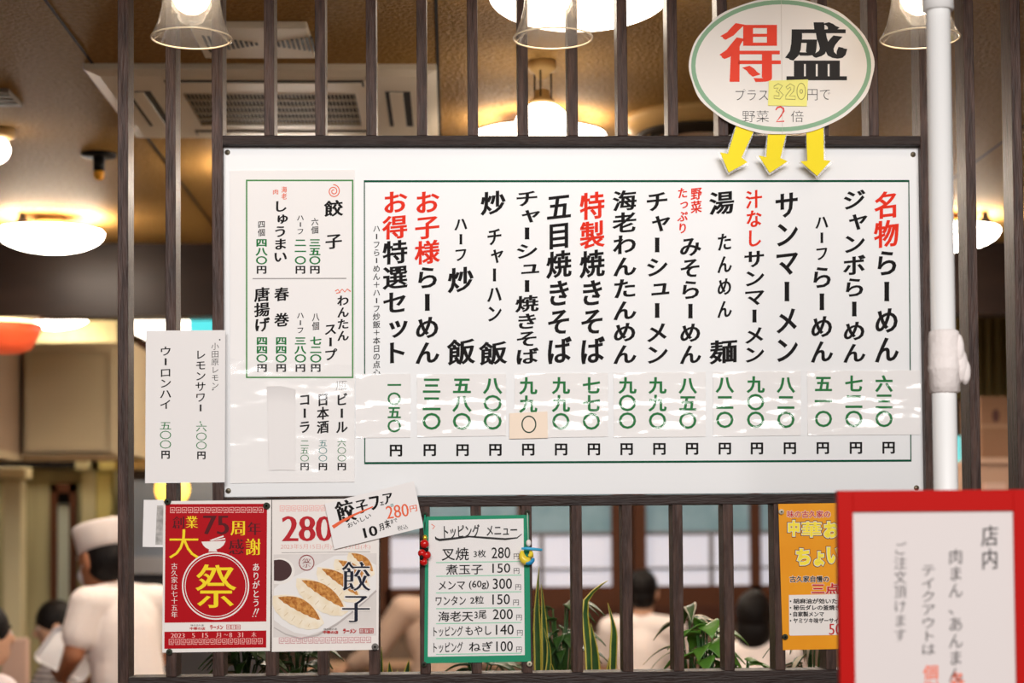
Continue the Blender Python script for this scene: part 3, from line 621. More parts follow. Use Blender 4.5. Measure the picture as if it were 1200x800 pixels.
MB().tube(pts, [.002, .004, .005, .0055, .0055, .005, .004, .003, .0015], 8).build('belly', M('toy_blue', (40, 140, 190), .35, coat=.3), c, True)
MB().tube([at(611, 642.5, ND-.02), at(618, 642.5, ND-.02), at(635.5, 644, ND-.02)], [.002, .0034, .0024], 8).build('bar', M('toy_cyan', (64, 170, 214), .35, coat=.3), c, True)
MB().ell(at(619.5, 636, ND-.013), (.005, .005, .007)).build('knob', white_p, c, True)

# orange snack poster, running behind the red framed sign
OQ = [(912, 590.3), (1012, 588.8), (1014, 759.5), (917.5, 761.5)]
op = thing('snack_poster', quad([OQ[3]], ND)[0], 'orange snack poster with chubby yellow lettering, partly behind the red framed sign', 'poster')
sheet('paper', OQ, ND, .001, M('poster_orange', (232, 148, 24), .45, var=(8, (238, 160, 34))), op)
d2 = ND-.0004; red_l = M('poster_crimson', (196, 36, 36), .5)
def outlined(s, x0, x1, y0, y1, mi, mo, nm, g=.13, st=.03):
    Ink(d2).h(s, x0-g*9, x1+g*9, y0-g*9, y1+g*9, (g, g, 0)).put(nm+'_outline', mo, op); Ink(d2-.0004).h(s, x0, x1, y0, y1, (st, st, 0)).put(nm, mi, op)
outlined('味の古久家の', 922.5, 973, 598, 606.5, red_l, white_p, 'lettering', .06, .02)
brown_l = M('brown_outline', (120, 84, 40), .5); fat_y = M('chubby_yellow', (250, 226, 70), .5)
for ch, a, b, y0, y1 in (('中', 923.5, 937, 609.5, 628), ('華', 939.5, 962.5, 611, 629), ('お', 965.5, 983, 611, 630), ('つ', 988, 1006, 614, 628), ('ち', 933, 949.5, 642.5, 662), ('ょ', 954, 966, 646, 663), ('い', 969, 986, 641, 660)):
    Ink(d2).h(ch, a-1.6, b+1.6, y0-1.6, y1+1.6, (.11*(.5 if ch == '華' else 1),)*2+(0,)).put('lettering_outline', brown_l, op)
    Ink(d2-.0003).h(ch, a-.7, b+.7, y0-.7, y1+.7, (.085*(.45 if ch == '華' else 1),)*2+(0,)).put('lettering_rim', white_p, op); Ink(d2-.0006).h(ch, a, b, y0, y1, (.06*(.4 if ch == '華' else 1),)*2+(0,)).put('lettering', fat_y, op)
outlined('古久家自慢の', 925.5, 971.5, 674.5, 682, ink, white_p, 'lettering', .06, .02); outlined('三点盛', 951, 1000, 683, 696, red_l, white_p, 'lettering', .06, .03)
Ink(d2-.0001).poly([(924.5, 697), (1012, 695.5), (1012, 743.3), (926, 744.5), (924.8, 743)]).put('white_box', white_p, op)
for i, s in enumerate(('胡麻油が効いたもやし', '秘伝ダレの釜焼きチャーシュー', '自家製メンマ', 'ヤミツキ味ザーサイ')):
    y = 701+i*7.6; wd = (74, 96, 36, 53)[i]
    s, wd = (s, wd) if i != 1 else (s[:11], 76)
    Ink(d2-.0004).h(s, 929.6, 929.6+wd, y, y+6.2, (.03, .03, 0)).disc(926.4, y+3.2, .9).put('bullet_line', ink, op)
Ink(d2-.0008).h('50', 971.5, 986.5, 730.5, 743.5, (.01, -.005, 0)).put('price_lettering', red_l, op)
magnet(915.5, 599.5, ND-.0014, mag_w, 'pale round magnet at the top left corner of the orange snack poster', .0055); magnet(920, 746, ND-.0014, mag_d, 'dark round magnet at the lower left edge of the orange snack poster', .0058)
# ================================================================== in front of the screen
FD = 2.6
fx0, fx1 = at(983.3, 690, FD).x, at(1209, 690, FD).x
fz1 = at(1090, 574, FD).z; fz0 = fz1-.40
fs = thing('framed_sign', ((fx0+fx1)/2, Yd(FD)+.01, fz0-.9), 'red framed standing sign with brush writing on white paper, nearest thing to the camera', 'sign')
m = MB(); bw = at(1001, 690, FD).x-fx0; bt = fz1-at(1090, 599, FD).z
ix1 = at(1189.5, 690, FD).x
MB().box(fx0, fx0+bw, Yd(FD), Yd(FD)+.018, fz0, fz1, .001).box(ix1, fx1, Yd(FD), Yd(FD)+.018, fz0, fz1, .001).box(fx0+bw, ix1, Yd(FD), Yd(FD)+.018, fz1-bt, fz1, .0008).box(fx0+bw, ix1, Yd(FD), Yd(FD)+.018, fz0, fz0+bt, .0008).build('frame', M('red_lacquer', (176, 18, 14), .5, .08), fs)
MB().box(fx0+bw*.6, ix1+.008, Yd(FD)+.004, Yd(FD)+.008, fz0+bt*.6, fz1-bt*.6).build('paper', M('sign_paper', (212, 203, 201), .6), fs)
MB().box((fx0+fx1)/2-.015, (fx0+fx1)/2+.015, Yd(FD)+.02, Yd(FD)+.05, fz0-.88, fz0+.2, .002).build('pole', black_m, fs)
MB().box((fx0+fx1)/2-.16, (fx0+fx1)/2+.16, Yd(FD)-.12, Yd(FD)+.2, fz0-.9, fz0-.87, .004).build('base', black_m, fs)
fd = FD+.0034
k = Ink(fd); k.v('店内', 1160, 614, 668, 20, (.01, .0, .05)); k.put('brush_lettering', ink2, fs)
Ink(fd).v('肉まん、あんまん', 1120, 642, 800, 17, (.0, -.005, .05)).put('brush_lettering', ink2, fs)
Ink(fd).v('テイクアウトは', 1088, 660, 768, 17, (.0, -.008, .05)).put('brush_lettering', ink2, fs)
Ink(fd).v('ご注文頂けます', 1055, 634, 752, 15, (-.004, -.01, .05)).put('brush_lettering', ink2, fs)
tag(Ink(fd).v('個別', 1091, 778, 816, 18, PEN).v('各', 1122, 786, 808, 17, PEN).put('brush_lettering', orange_ink, fs), 'orange brush lettering')

PDp = 3.12
pole = thing('white_pole', (at(1104, 300, PDp).x, Yd(PDp), 0), 'white plastic pole with a taped joint standing in front of the lattice', 'pole')
px_ = at(1104, 300, PDp).x; rp = 14.3*PDp/F
zt = lambda y: at(1104, y, PDp).z
MB().lathe([(rp, .0), (rp, zt(8))], (px_, Yd(PDp), 0), 28).build('tube', white_pvc, pole, True)
MB().lathe([(rp*1.02, zt(13)), (rp*1.3, zt(12)), (rp*1.3, zt(-40)), (rp*1.02, zt(-42))], (px_, Yd(PDp), 0), 28).build('sleeve', white_pvc, pole, True)
MB().lathe([(rp, zt(-40)), (rp, CEIL)], (px_, Yd(PDp), 0), 28).build('upper_tube', white_pvc, pole, True)
m = MB(); prof = [(rp*1.0, zt(461)), (rp*1.26, zt(459)), (rp*1.28, zt(436)), (rp*1.33, zt(434)), (rp*1.36, zt(430)), (rp*1.3, zt(427)), (rp*1.28, zt(396)), (rp*1.22, zt(389)), (rp, zt(387))]
m.lathe(prof, (px_+.001, Yd(PDp), 0), 28); m.build('tape_wrap', tape_m, pole, True)
m = MB(); m.ell((px_+rp*1.32, Yd(PDp)-.004, zt(428)), (.0125, .014, .030), 16, 10).ell((px_+rp*1.72, Yd(PDp)-.004, zt(436)), (.009, .011, .022), 14, 8).ell((px_+rp*1.15, Yd(PDp)-.01, zt(410)), (.009, .01, .026), 14, 8)
m.build('tape_knot', tape_m, pole, True)

# glass pendants in a row before the lattice
def pendant(px, label, wt=BULB_W):
    D = 3.5; x = at(px, 40, D).x; y = Yd(D); zr = at(px, 45, D).z
    t = thing('glass_pendant_lamp', (x, y, zr), label, 'pendant lamp', 'glass bell pendants before the lattice')
    out = [(.0745, 0), (.0725, .006), (.066, .020), (.0595, .038), (.0545, .06), (.0515, .085), (.049, .108), (.040, .128), (.026, .140)]
    MB().lathe(out, (x, y, zr), 48, closed=False).build('glass_shade', glass_m, t, True)
    m = MB(); rim = [(.0745+.0017*math.cos(a), .0017*math.sin(a)) for a in [2*math.pi*i/8 for i in range(9)]]
    m.lathe(rim, (x, y, zr), 48, closed=False).build('glass_rim', M('amber_glass_edge', (250, 226, 190), .15, .6), t, True)
    MB().lathe([(.0, .046), (.014, .048), (.028, .058), (.036, .076), (.035, .092), (.024, .112), (.013, .121), (.011, .124)], (x, y, zr), 24).build('bulb', bulb_m, t, True)
    MB().lathe([(.014, .12), (.018, .122), (.028, .138), (.026, .15), (.018, .18), (.006, .186)], (x, y, zr), 24).build('socket', brass, t, True)
    MB().tube([(x, y, zr+.185), (x, y, CEIL)], .003, 8).build('cord', black_m, t)
    MB().lathe([(.045, CEIL-zr-.02), (.045, CEIL-zr)], (x, y, zr), 24).build('canopy', brass, t)
    point('pendant_light', (x, y-.0, zr+.05), wt, (1, .86, .68), .028)
pendant(224.5, 'clear glass bell pendant at the left, above the drinks notice'); pendant(648, 'clear glass bell pendant in the middle, in front of the large round ceiling lamp'); pendant(1078, 'clear glass bell pendant at the right, partly behind the white pole')

# ================================================================== ceiling fittings of the dining room
def ceil_at(px, py):
    D = (CEIL-CZ)/((at(px, py, 1.0).z-CZ)); return at(px, py, D)
def flat_lamp(px, D, label, rad=.205, drop=.04, dome=.075, knob=None, opal=None):
    x = at(px, 200, D).x; y = Yd(D); t = thing('round_ceiling_lamp', (x, y, CEIL), label, 'ceiling lamp', 'round opal lamps on the brown ceiling')
    MB().lathe([(.05, 0), (.06, -drop*.5), (rad*.62, -drop*.7), (rad*.66, -drop-.004), (rad*.6, -drop-.01)], (x, y, CEIL), 48).build('rim', brass, t, True)
    zc = -drop-.016; P = [(.001, zc-dome)]+[(rad*math.sin(a), zc-dome*math.cos(a)) for a in [math.pi/2*i/10 for i in range(1, 11)]]+[(rad*.97, zc+.008), (rad*.85, zc+.014), (rad*.6, zc+.016)]
    MB().lathe(P, (x, y, CEIL), 48).build('opal_dome', opal or lamp_m, t, True)
    MB().lathe([(rad*1.0, zc+.003), (rad*1.012, zc+.006), (rad*1.0, zc+.009)], (x, y, CEIL), 48, closed=False).build('trim_ring', grille_m, t, True)
    if knob:
        kx, ky = knob; MB().lathe([(.014, -.062), (.024, -.055), (.024, -.03), (.014, -.02), (.012, 0)], (x+kx, y+ky, CEIL), 16).build('hanger_knob', black_m, t, True)
    return t
flat_lamp(59, 7.35, 'round opal ceiling lamp at far left before the dark beam', knob=(-.085, -.1), drop=.045)
flat_lamp(1109, 7.35, 'round opal ceiling lamp at far right, half hidden by the white pole', knob=(.125, -.1), drop=.045)
flat_lamp(681, 4.2, 'large round opal ceiling lamp nearest the lattice, top middle of the photo', dome=.062, drop=.035, opal=M('dim_lit_opal', (255, 244, 226), .4, emit=10, ecol=(255, 238, 216)))
flat_lamp(632, 5.65, 'round opal ceiling lamp just above the board, behind the hanging globe', dome=.06, opal=M('dim_lit_opal', (255, 244, 226), .4, emit=10, ecol=(255, 238, 216)))
for px_h, D_h, where in ((340, 6.35, 'nearer the lattice, behind the left part of the board'), (632, 6.9, 'behind the middle of the board'), (880, 6.4, 'nearer the lattice, behind the right part of the board'),
                         (60, 9.95, 'behind the beige cupboards at the far left'), (330, 8.7, 'beyond the dark beam, right of the low disc lamp'), (450, 9.4, 'beyond the dark beam, left of the room centre'),
                         (560, 10.9, 'deepest in the room, before the back windows'), (760, 9.3, 'beyond the dark beam, right of the room centre'), (930, 10.6, 'deep in the room at the right, before the back windows')):
    flat_lamp(px_h, D_h, 'added unseen ceiling lamp lighting the room, '+where)  # added lamps, hidden by board and beam, put in to brighten the dining room
# unlit round diffuser
g = ceil_at(800, 140); t = thing('round_air_diffuser', (g.x+.05, g.y, CEIL), 'unlit tan round air diffuser on the ceiling behind the oval sign', 'air vent')
MB().lathe([(.05, -.05), (.19, -.045), (.235, -.02), (.24, 0)], (g.x+.05, g.y, CEIL), 40).build('rim', brass, t, True)
m = MB()
for r in (.09, .13, .17): m.lathe([(r, -.058), (r+.022, -.05), (r+.02, -.047), (r, -.053)], (g.x+.05, g.y, CEIL), 40, closed=False)
m.build('cone_rings', grille_m, t, True)
# hanging globe
g = ceil_at(635, 72); D = g.y+CD; gz = at(633, 152, D).z
t = thing('globe_lamp', (g.x, g.y, CEIL), 'glowing white globe lamp on three short wires above the board', 'pendant lamp')
MB().lathe([(.004, -.052), (.012, -.046), (.022, -.032), (.036, -.026), (.039, -.012), (.036, 0)], (g.x, g.y, CEIL), 24).build('ceiling_rose', brass, t, True)
for a in (0, 2.1, 4.2): MB().tube([(g.x+.026*math.cos(a+.3), g.y+.026*math.sin(a+.3), CEIL-.025), (g.x+.026*math.cos(a+.3), g.y+.026*math.sin(a+.3), gz+.085)], .0026, 6).build('wire', black_m, t)
MB().lathe([(.034, .066), (.034, .076), (.022, .086), (.02, .104), (.006, .11)], (g.x, g.y, gz), 20).build('socket', brass, t, True)
MB().ell((g.x, g.y, gz), (.078, .078, .074), 32, 20).build('globe', globe_m, t, True)
# left edge globe
g = ceil_at(-6, 152); t = thing('small_globe_lamp', (g.x, g.y, CEIL), 'small globe ceiling lamp cut by the left edge of the photo', 'ceiling lamp')
MB().lathe([(.05, -.028), (.062, -.02), (.062, 0)], (g.x, g.y, CEIL), 28).build('base', brass, t, True); MB().ell((g.x, g.y, CEIL-.062), (.047, .047, .045), 24, 16).build('globe', globe_m, t, True)
# spot with amber tip
g = ceil_at(116, 180); t = thing('ceiling_detector', (g.x, g.y, CEIL), 'dark round ceiling detector with an amber tip left of the lattice', 'detector')
MB().lathe([(.04, -.014), (.056, -.010), (.058, 0)], (g.x, g.y, CEIL), 28).build('base', black_m, t, True); MB().lathe([(.018, -.058), (.02, -.014)], (g.x, g.y, CEIL), 20).build('stem', black_m, t, True)
MB().lathe([(.004, -.088), (.014, -.084), (.017, -.07), (.016, -.058)], (g.x, g.y, CEIL), 20).build('amber_tip', M('amber_tip', (224, 158, 50), .4), t, True)
# cassette air conditioner
A = ceil_at(98, 74); B = ceil_at(514, 155); x0, x1, y0, y1 = A.x, B.x, A.y, B.y
ac = thing('air_conditioner', ((x0+x1)/2, (y0+y1)/2, CEIL), 'cream square air conditioner with a dark grille set in the ceiling, upper left', 'air conditioner')
zb = CEIL-.026; m = MB(); e = .03
sec = [(0, CEIL), (0, CEIL-.014), (e, zb)]
ring = lambda o, z: [(x0+o, y0+o, z), (x1-o, y0+o, z), (x1-o, y1-o, z), (x0+o, y1-o, z)]
vs = ring(0, CEIL)+ring(0, CEIL-.016)+ring(.035, zb); gi = .23
vs += [(x0+gi, y0+gi, zb), (x1-gi, y0+gi, zb), (x1-gi, y1-gi+.02, zb), (x0+gi, y1-gi+.02, zb)]
m.add(vs, [(4*a+k, 4*a+(k+1) % 4, 4*a+4+(k+1) % 4, 4*a+4+k) for a in range(3) for k in range(4)]); m.build('panel', white_plastic, ac)
gx0, gx1, gy0, gy1 = x0+gi, x1-gi, y0+gi, y1-gi+.02
MB().box(gx0, gx1, gy0, gy1, zb+.010, zb+.014).build('grille_backing', M('black_grille_backing', (20, 17, 14), .7), ac)
m = MB(); nx = 44
for i in range(nx): xx = gx0+(gx1-gx0)*(i+.5)/nx; m.box(xx-.0013, xx+.0013, gy0, gy1, zb, zb+.003)
for i in range(6): yy = gy0+(gy1-gy0)*i/5; m.box(gx0, gx1, yy-.004, yy+.004, zb-.001, zb+.003)
m.build('grille', M('bronze_grille_bars', (176, 160, 132), .5), ac)
for (a, b, c_, d_) in ((x0+.2, x1-.2, y0+.075, y0+.145), (x0+.2, x1-.2, y1-.145, y1-.075), (x0+.075, x0+.145, y0+.2, y1-.2), (x1-.145, x1-.075, y0+.2, y1-.2)):
    o = MB().box(a, b, c_, d_, zb-.0006, zb+.004).build('outlet_slot', black_m, ac)
    m = MB()
    if b-a > d_-c_: m.box(a+.005, b-.005, c_+.02, d_-.012, zb-.004, zb-.0012)
    else: m.box(a+.012, b-.02, c_+.005, d_-.005, zb-.004, zb-.0012)
    _loc[o.name] = _loc[ac.name]+Vector(o.location) if o.parent else _loc[o.name]
    m.build('vane', white_plastic, o)
MB().box(x1-.19, x1-.165, y0+.03, y0+.055, zb-.002, zb+.002).build('indicator', grille_m, ac)
# square diffuser behind it
A = ceil_at(222, 24); B = ceil_at(370, 61); x0, x1, y0, y1 = A.x, B.x, A.y, B.y
t = thing('square_air_vent', ((x0+x1)/2, (y0+y1)/2, CEIL), 'cream ceiling air vent with black slats above the air conditioner', 'air vent')
MB().box(x0, x1, y0, y1, CEIL-.018, CEIL, .004).build('frame', white_plastic, t)
cx, cy = (x0+x1)/2+.02, (y0+y1)/2
for s in (-1, 1):
    m = MB()
    for i in range(11):
        u = .015+.0125*i; hgt = .012+.0085*i; m.box(cx+s*u-.0032, cx+s*u+.0032, cy-hgt*.8, cy+hgt*.8, CEIL-.0198, CEIL-.0175)
    m.build('slats', black_m, t)
g = ceil_at(4, 112); t = thing('strip_air_vent', (g.x, g.y, CEIL), 'narrow grey strip vent in the ceiling at the left edge of the photo', 'air vent')
MB().box(g.x-.12, g.x+.035, g.y-.09, g.y+.09, CEIL-.012, CEIL, .002).build('frame', M('grey_vent', (150, 140, 126), .5), t)
m = MB()
for i in range(3): m.box(g.x-.115, g.x+.028, g.y-.06+.05*i, g.y-.045+.05*i, CEIL-.0135, CEIL-.011)
m.build('slats', black_m, t)
# ================================================================== back of the dining room
def wx(px, D): return at(px, 640, D).x
def wz(py, D): return at(560, py, D).z
def boxpx(D, px0, px1, py0, py1, depth, name, m, parent=None, bev=0.0, roll_ref=None):
    cx, cy = (px0+px1)/2, (py0+py1)/2
    return MB().box(at(px0, cy, D).x, at(px1, cy, D).x, Yd(D), Yd(D)+depth, at(cx, py1, D).z, at(cx, py0, D).z, bev).build(name, m, parent)
# cupboards hung from the ceiling at the left
D = 9.0
c1 = thing('hanging_cupboard', (wx(85, D), Yd(D)+.3, wz(536, D)), 'beige hanging cupboard with a framed panel door, at the left under the dark beam', 'cupboard')
boxpx(D, 27, 156, 401, 534, .6, 'body', beige, c1, .004)
a0, a1, z0, z1 = at(31, 470, D).x, at(134, 470, D).x, at(80, 529, D).z, at(80, 409, D).z
m = MB(); m.box(a0, a1, Yd(D)-.018, Yd(D), z0, z1, .003); m.build('door', M('beige_door', (168, 152, 122), .5), c1)
fr = MB()
for q_ in ((a0, a0+.02, z0, z1), (a1-.02, a1, z0, z1), (a0+.02, a1-.02, z0, z0+.02), (a0+.02, a1-.02, z1-.02, z1)): fr.box(q_[0], q_[1], Yd(D)-.026, Yd(D)-.018, q_[2], q_[3])
fr.build('door_frame', beige, c1)
MB().box(at(30, 470, D).x-.01, at(140, 470, D).x, Yd(D)-.03, Yd(D)+.02, z0-.045, z0-.018).build('bottom_edge', M('brown_edge', (120, 96, 66), .5), c1)
X = at(27, 470, D).x-.016
c2 = thing('side_cupboard', (X-.4, Yd(8.5), wz(536, D)), 'tan cupboard side at the far left, meeting the framed beige cupboard in a corner', 'cupboard')
MB().box(X-.9, X, Yd(7.0)+1.15, Yd(9.0)+.3, at(20, 536, D).z, at(20, 401, D).z, .004).build('body', M('tan_cupboard', (140, 118, 98), .5), c2)
MB().box(X-.88, X+.012, Yd(7.0)+1.14, Yd(9.0)-.01, at(20, 536, D).z-.02, at(20, 536, D).z+.015).build('bottom_edge', beige, c2)
# wall of columns and panels further back at the left
D = 10.3
struct('wall_partition', MB().box(-4.1, wx(137, D), Yd(D), Yd(D)+.1, 0, wz(360, D)), olive)
struct('trim_9', MB().box(-4.1, wx(105, D), Yd(D)-.05, Yd(D), wz(545, D), wz(534, D)), black_m)
wf = thing('narrow_wall_window', (wx(76, D), Yd(D), wz(760, D)), 'tall narrow brown framed glass panel in the olive wall at the left', 'window')
fr = MB(); xa, xb, za, zb_ = wx(61, D), wx(91, D), wz(770, D), wz(563, D)
fr.box(xa, xa+.035, Yd(D)-.05, Yd(D), za, zb_).box(xb-.035, xb, Yd(D)-.05, Yd(D), za, zb_).box(xa, xb, Yd(D)-.05, Yd(D), zb_-.05, zb_).box(xa, xb, Yd(D)-.05, Yd(D), za, za+.05); fr.build('frame', brown_frame, wf)
MB().box(xa+.03, xb-.03, Yd(D)-.02, Yd(D)-.012, za+.04, zb_-.04).build('pane', M('dull_pane', (176, 180, 162), .25), wf)
MB().box(xa+.03, xb-.03, Yd(D)-.03, Yd(D)-.02, zb_-.11, zb_-.05).build('blind', black_m, wf)
def pilaster(px0, px1, D, m, label, ytop):
    x0, x1 = wx(px0, D), wx(px1, D); t = thing('wall_column', ((x0+x1)/2, Yd(D), 0), label, 'column', 'columns along the back wall')
    MB().box(x0, x1, Yd(D)-.1, Yd(D)+.02, 0, wz(ytop, D), .006).build('shaft', m, t)
    MB().box(x0-.03, x1+.03, Yd(D)-.13, Yd(D)+.02, wz(ytop, D)-.06, wz(ytop, D), .006).build('capital', m, t)
    MB().box(x0-.03, x1+.03, Yd(D)-.13, Yd(D)+.02, 0, .12, .006).build('plinth', m, t)
pilaster(9, 30, 9.9, cream_col, 'pale cream column at the far left behind the seated diners', 545)
pilaster(100, 116, 10.2, M('olive_cream_column', (190, 182, 142), .6), 'slim olive cream column just behind the chef', 536); pilaster(117, 135, 10.2, ochre_col, 'ochre column behind the white hat of the chef', 536)
# kitchen side: grey panel, dark opening, beige shelf
D = 9.9
k1 = thing('kitchen_hood', (wx(225, D), Yd(D), wz(690, D)), 'blue grey steel kitchen hood behind the posters at the left', 'kitchen hood')
boxpx(D, 152, 300, 562, 652, .5, 'hood', grey_pan, k1, .004); boxpx(D-.05, 150, 300, 652, 672, .5, 'lip', M('mid_grey_lip', (150, 150, 154), .4), k1, .004); boxpx(D+.02, 152, 300, 672, 900, .4, 'counter', M('dark_counter', (70, 68, 70), .5), k1)
k2 = thing('wall_shelf', (wx(200, D), Yd(D), wz(550, D)), 'beige shelf strip seen between the bars beside the drinks notice', 'shelf')
boxpx(D, 150, 290, 509, 549, .4, 'shelf_board', M('ochre_shelf', (150, 122, 74), .5), k2); boxpx(D+.05, 150, 290, 400, 508, .3, 'dark_back', M('dark_red_brown', (64, 42, 34), .5), k2)
D = 9.55
x = at(202, 573, D).x; z = at(202, 573, D).z
t = thing('wall_lamp', (x, Yd(D)+.1, z), 'small glowing yellow lamp behind a bar just above the red festival poster', 'lamp')
MB().ell((x, Yd(D), z), (.086, .05, .085), 24, 14).build('shade', M('lit_amber_shade', (255, 216, 110), .4, emit=3.2, ecol=(255, 196, 70)), t, True); MB().box(x-.03, x+.03, Yd(D)+.03, Yd(D)+.31, z-.02, z+.02).build('bracket', brass, t)
# lamps beyond the beam
D = 8.15; x = at(2, 392, D).x; zt_, zb_ = at(2, 372, D).z, at(2, 413, D).z
t = thing('orange_pendant_lamp', (x, Yd(D), zb_), 'orange bowl pendant lamp at the left edge under the dark beam', 'pendant lamp')
h_ = zt_-zb_
MB().lathe([(.001, 0), (.085, .002), (.125, .02), (.158, .075), (.176, h_*.78), (.172, h_*.78)], (x, Yd(D), zb_), 36, closed=False).build('shade', M('lit_orange_shade', (236, 96, 56), .4, emit=.45, ecol=(240, 90, 50)), t, True)
MB().lathe([(.168, h_*.77), (.14, h_*.9), (.07, h_), (.01, h_*1.02)], (x, Yd(D), zb_), 36).build('inner_glass', M('lit_cream_glass', (255, 236, 200), .4, emit=5.0, ecol=(255, 220, 165)), t, True)
MB().tube([(x, Yd(D), zb_+h_), (x, Yd(D), CEIL)], .004, 6).build('cord', black_m, t)
D = 8.7; x = at(196, 380, D).x; z = at(196, 400, D).z
t = thing('low_pendant_lamp', (x, Yd(D), z), 'white disc lamp glowing between the bars just above the drinks notice', 'pendant lamp')
MB().lathe([(.001, 0), (.1, .01), (.16, .04), (.185, .09), (.18, .13), (.05, .15)], (x, Yd(D), z), 36).build('shade', M('lit_low_shade', (255, 244, 226), .4, emit=4.5, ecol=(255, 244, 226)), t, True); MB().tube([(x, Yd(D), z+.15), (x, Yd(D), CEIL)], .004, 6).build('cord', black_m, t)
D = 8.3
t = thing('cyan_light_box', (wx(240, D), Yd(D), wz(392, D)), 'small lit cyan sign box seen above the right end of the drinks notice', 'sign')
boxpx(D, 222, 262, 371, 392, .08, 'face', M('lit_cyan', (110, 226, 226), .4, emit=1.1, ecol=(90, 226, 230)), t, .004)
MB().tube([(wx(240, D), Yd(D)+.04, wz(371, D)), (wx(240, D), Yd(D)+.04, CEIL)], .004, 6).build('hanger', black_m, t)
# row of lit windows at the back
D = 12.0
def zz(py): return wz(py, D)
def fr_box(mb, px0, px1, py0, py1, y0=-.06, y1=.02): mb.box(wx(px0, D), wx(px1, D), Yd(D)+y0, Yd(D)+y1, zz(py1), zz(py0))
spans = [(446, 458, 492), (492, 500, 622), (622, 628, 716), (756, 762, 873), (888, 895, 1010), (1010, 1020, 1130)]
wi = 0
for px0, px1 in ((452, 612), (612, 724), (748, 884), (884, 1012)):
    wi += 1
    t = thing('window_%d' % wi, (wx((px0+px1)/2, D), Yd(D), zz(712)), None, None); t['kind'] = 'structure'
    m = MB()
    if px0 in (452, 748): fr_box(m, px0-6, px0+6, 470, 712)
    fr_box(m, px1-6, px1+6, 470, 712); fr_box(m, px0, px1, 688, 712); fr_box(m, px0, px1, 470, 480); m.build('window_frame', brown_frame, t)
    m = MB(); fr_box(m, px0+6, px1-6, 625.5, 690, -.01, 0); m.build('pane', pane_m, t)
    m = MB(); fr_box(m, px0+6, px1-6, 480, 625.5, -.01, 0); m.build('upper_pane', pane_t, t)
    m = MB(); fr_box(m, px0+6, px1-6, 624, 628.5, -.025, -.01); fr_box(m, px0+6, px1-6, 666, 669, -.025, -.01); mid = {452: 0, 612: 634.5, 748: 833, 884: 935}[px0]
    if mid: fr_box(m, mid-2.5, mid+2.5, 628, 690, -.024, -.01)
    m.build('muntin', muntin_m, t)
struct('trim_10', MB().box(wx(440, D), wx(1030, D), Yd(D)-.07, Yd(D)+.05, zz(731), zz(712)), M('dark_brown_rail', (72, 42, 30), .5))
m = MB(); fr_box(m, 716, 730, 440, 712, -.07, .03); fr_box(m, 742, 756, 440, 712, -.07, .03); struct('trim_11', m, brown_frame)
m = MB(); fr_box(m, 730, 742, 440, 712, -.02, .03); struct('trim_12', m, M('dark_gap_wood', (58, 36, 26), .5))
struct('wall_dado', MB().box(wx(440, D), 4.1, Yd(D), Yd(D)+.1, 0, zz(731)), M('taupe_dado', (128, 108, 92), .8))
struct('wall_upper', MB().box(wx(250, D), 4.1, Yd(D)+.04, Yd(D)+.12, zz(731), CEIL), wall_m)
# right edge: curtain, sack, pale counter
D = 9.6
t = thing('olive_curtain', (wx(1160, D), Yd(D), wz(470, D)), 'olive pleated curtain between the right hand bars under the dark beam', 'curtain')
m = MB(); n = 40; xa, xb = wx(1118, D), wx(1216, D); zt_, zb_ = wz(372, D), wz(470, D)
top = [Vector((xa+(xb-xa)*i/n, Yd(D)+.02*math.sin(i*1.3), zt_)) for i in range(n+1)]; bot = [Vector((p.x, p.y, zb_)) for p in top]
bk = [p+Vector((0, .006, 0)) for p in top]; bb = [p+Vector((0, .006, 0)) for p in bot]
m.add(top+bot+bk+bb, [(i, i+1, n+2+i, n+1+i) for i in range(n)]+[(2*n+2+i, 3*n+3+i, 3*n+4+i, 2*n+3+i) for i in range(n)])
m.build('cloth', M('olive_curtain_cloth', (124, 112, 72), .85), t, True); MB().tube([(xa-.05, Yd(D), zt_+.01), (xb+.05, Yd(D), zt_+.01)], .012, 10).build('rail', black_m, t)
D = 8.8
t = thing('shop_cabinet', (wx(1160, D), Yd(D), 0), 'pale wooden cabinet at the right edge carrying a brown carton', 'cabinet')
boxpx(D, 1150, 1230, 540, 1040, .5, 'body', M('pale_cabinet', (214, 176, 150), .5), t, .004); boxpx(D-.03, 1146, 1234, 536, 543, .56, 'top', M('pale_top', (226, 190, 164), .5), t, .003)
boxpx(D-.02, 1154, 1180, 566, 620, .02, 'door', M('pale_door', (236, 206, 188), .5), t, .003)
t = thing('brown_carton', (wx(1165, D), Yd(D)+.1, wz(536, D)), 'brown carton with a dark round mark standing on the pale cabinet at the right', 'carton')
boxpx(D, 1149, 1190, 464, 536, .34, 'box', M('kraft_carton', (166, 126, 98), .7), t, .004); g = at(1167, 487, D-.003)
Ink(D-.003).disc(1167, 487, 4.5, 8).put('round_mark', M('carton_mark', (104, 74, 70), .6), t); boxpx(D-.002, 1149, 1190, 497, 501, .004, 'tape_band', M('carton_tape', (186, 150, 120), .4), t)
D = 9.3
t = thing('cyan_display', (wx(1124, D), Yd(D), 0), 'small lit cyan display beside the white pole at the right', 'screen')
boxpx(D, 1117, 1130, 511, 541, .03, 'screen', M('lit_cyan_screen', (130, 226, 226), .4, emit=.9, ecol=(110, 220, 226)), t, .002)
MB().box(wx(1123, D)-.015, wx(1123, D)+.015, Yd(D)+.03, Yd(D)+.06, 0, wz(525, D)).build('stand', black_m, t)
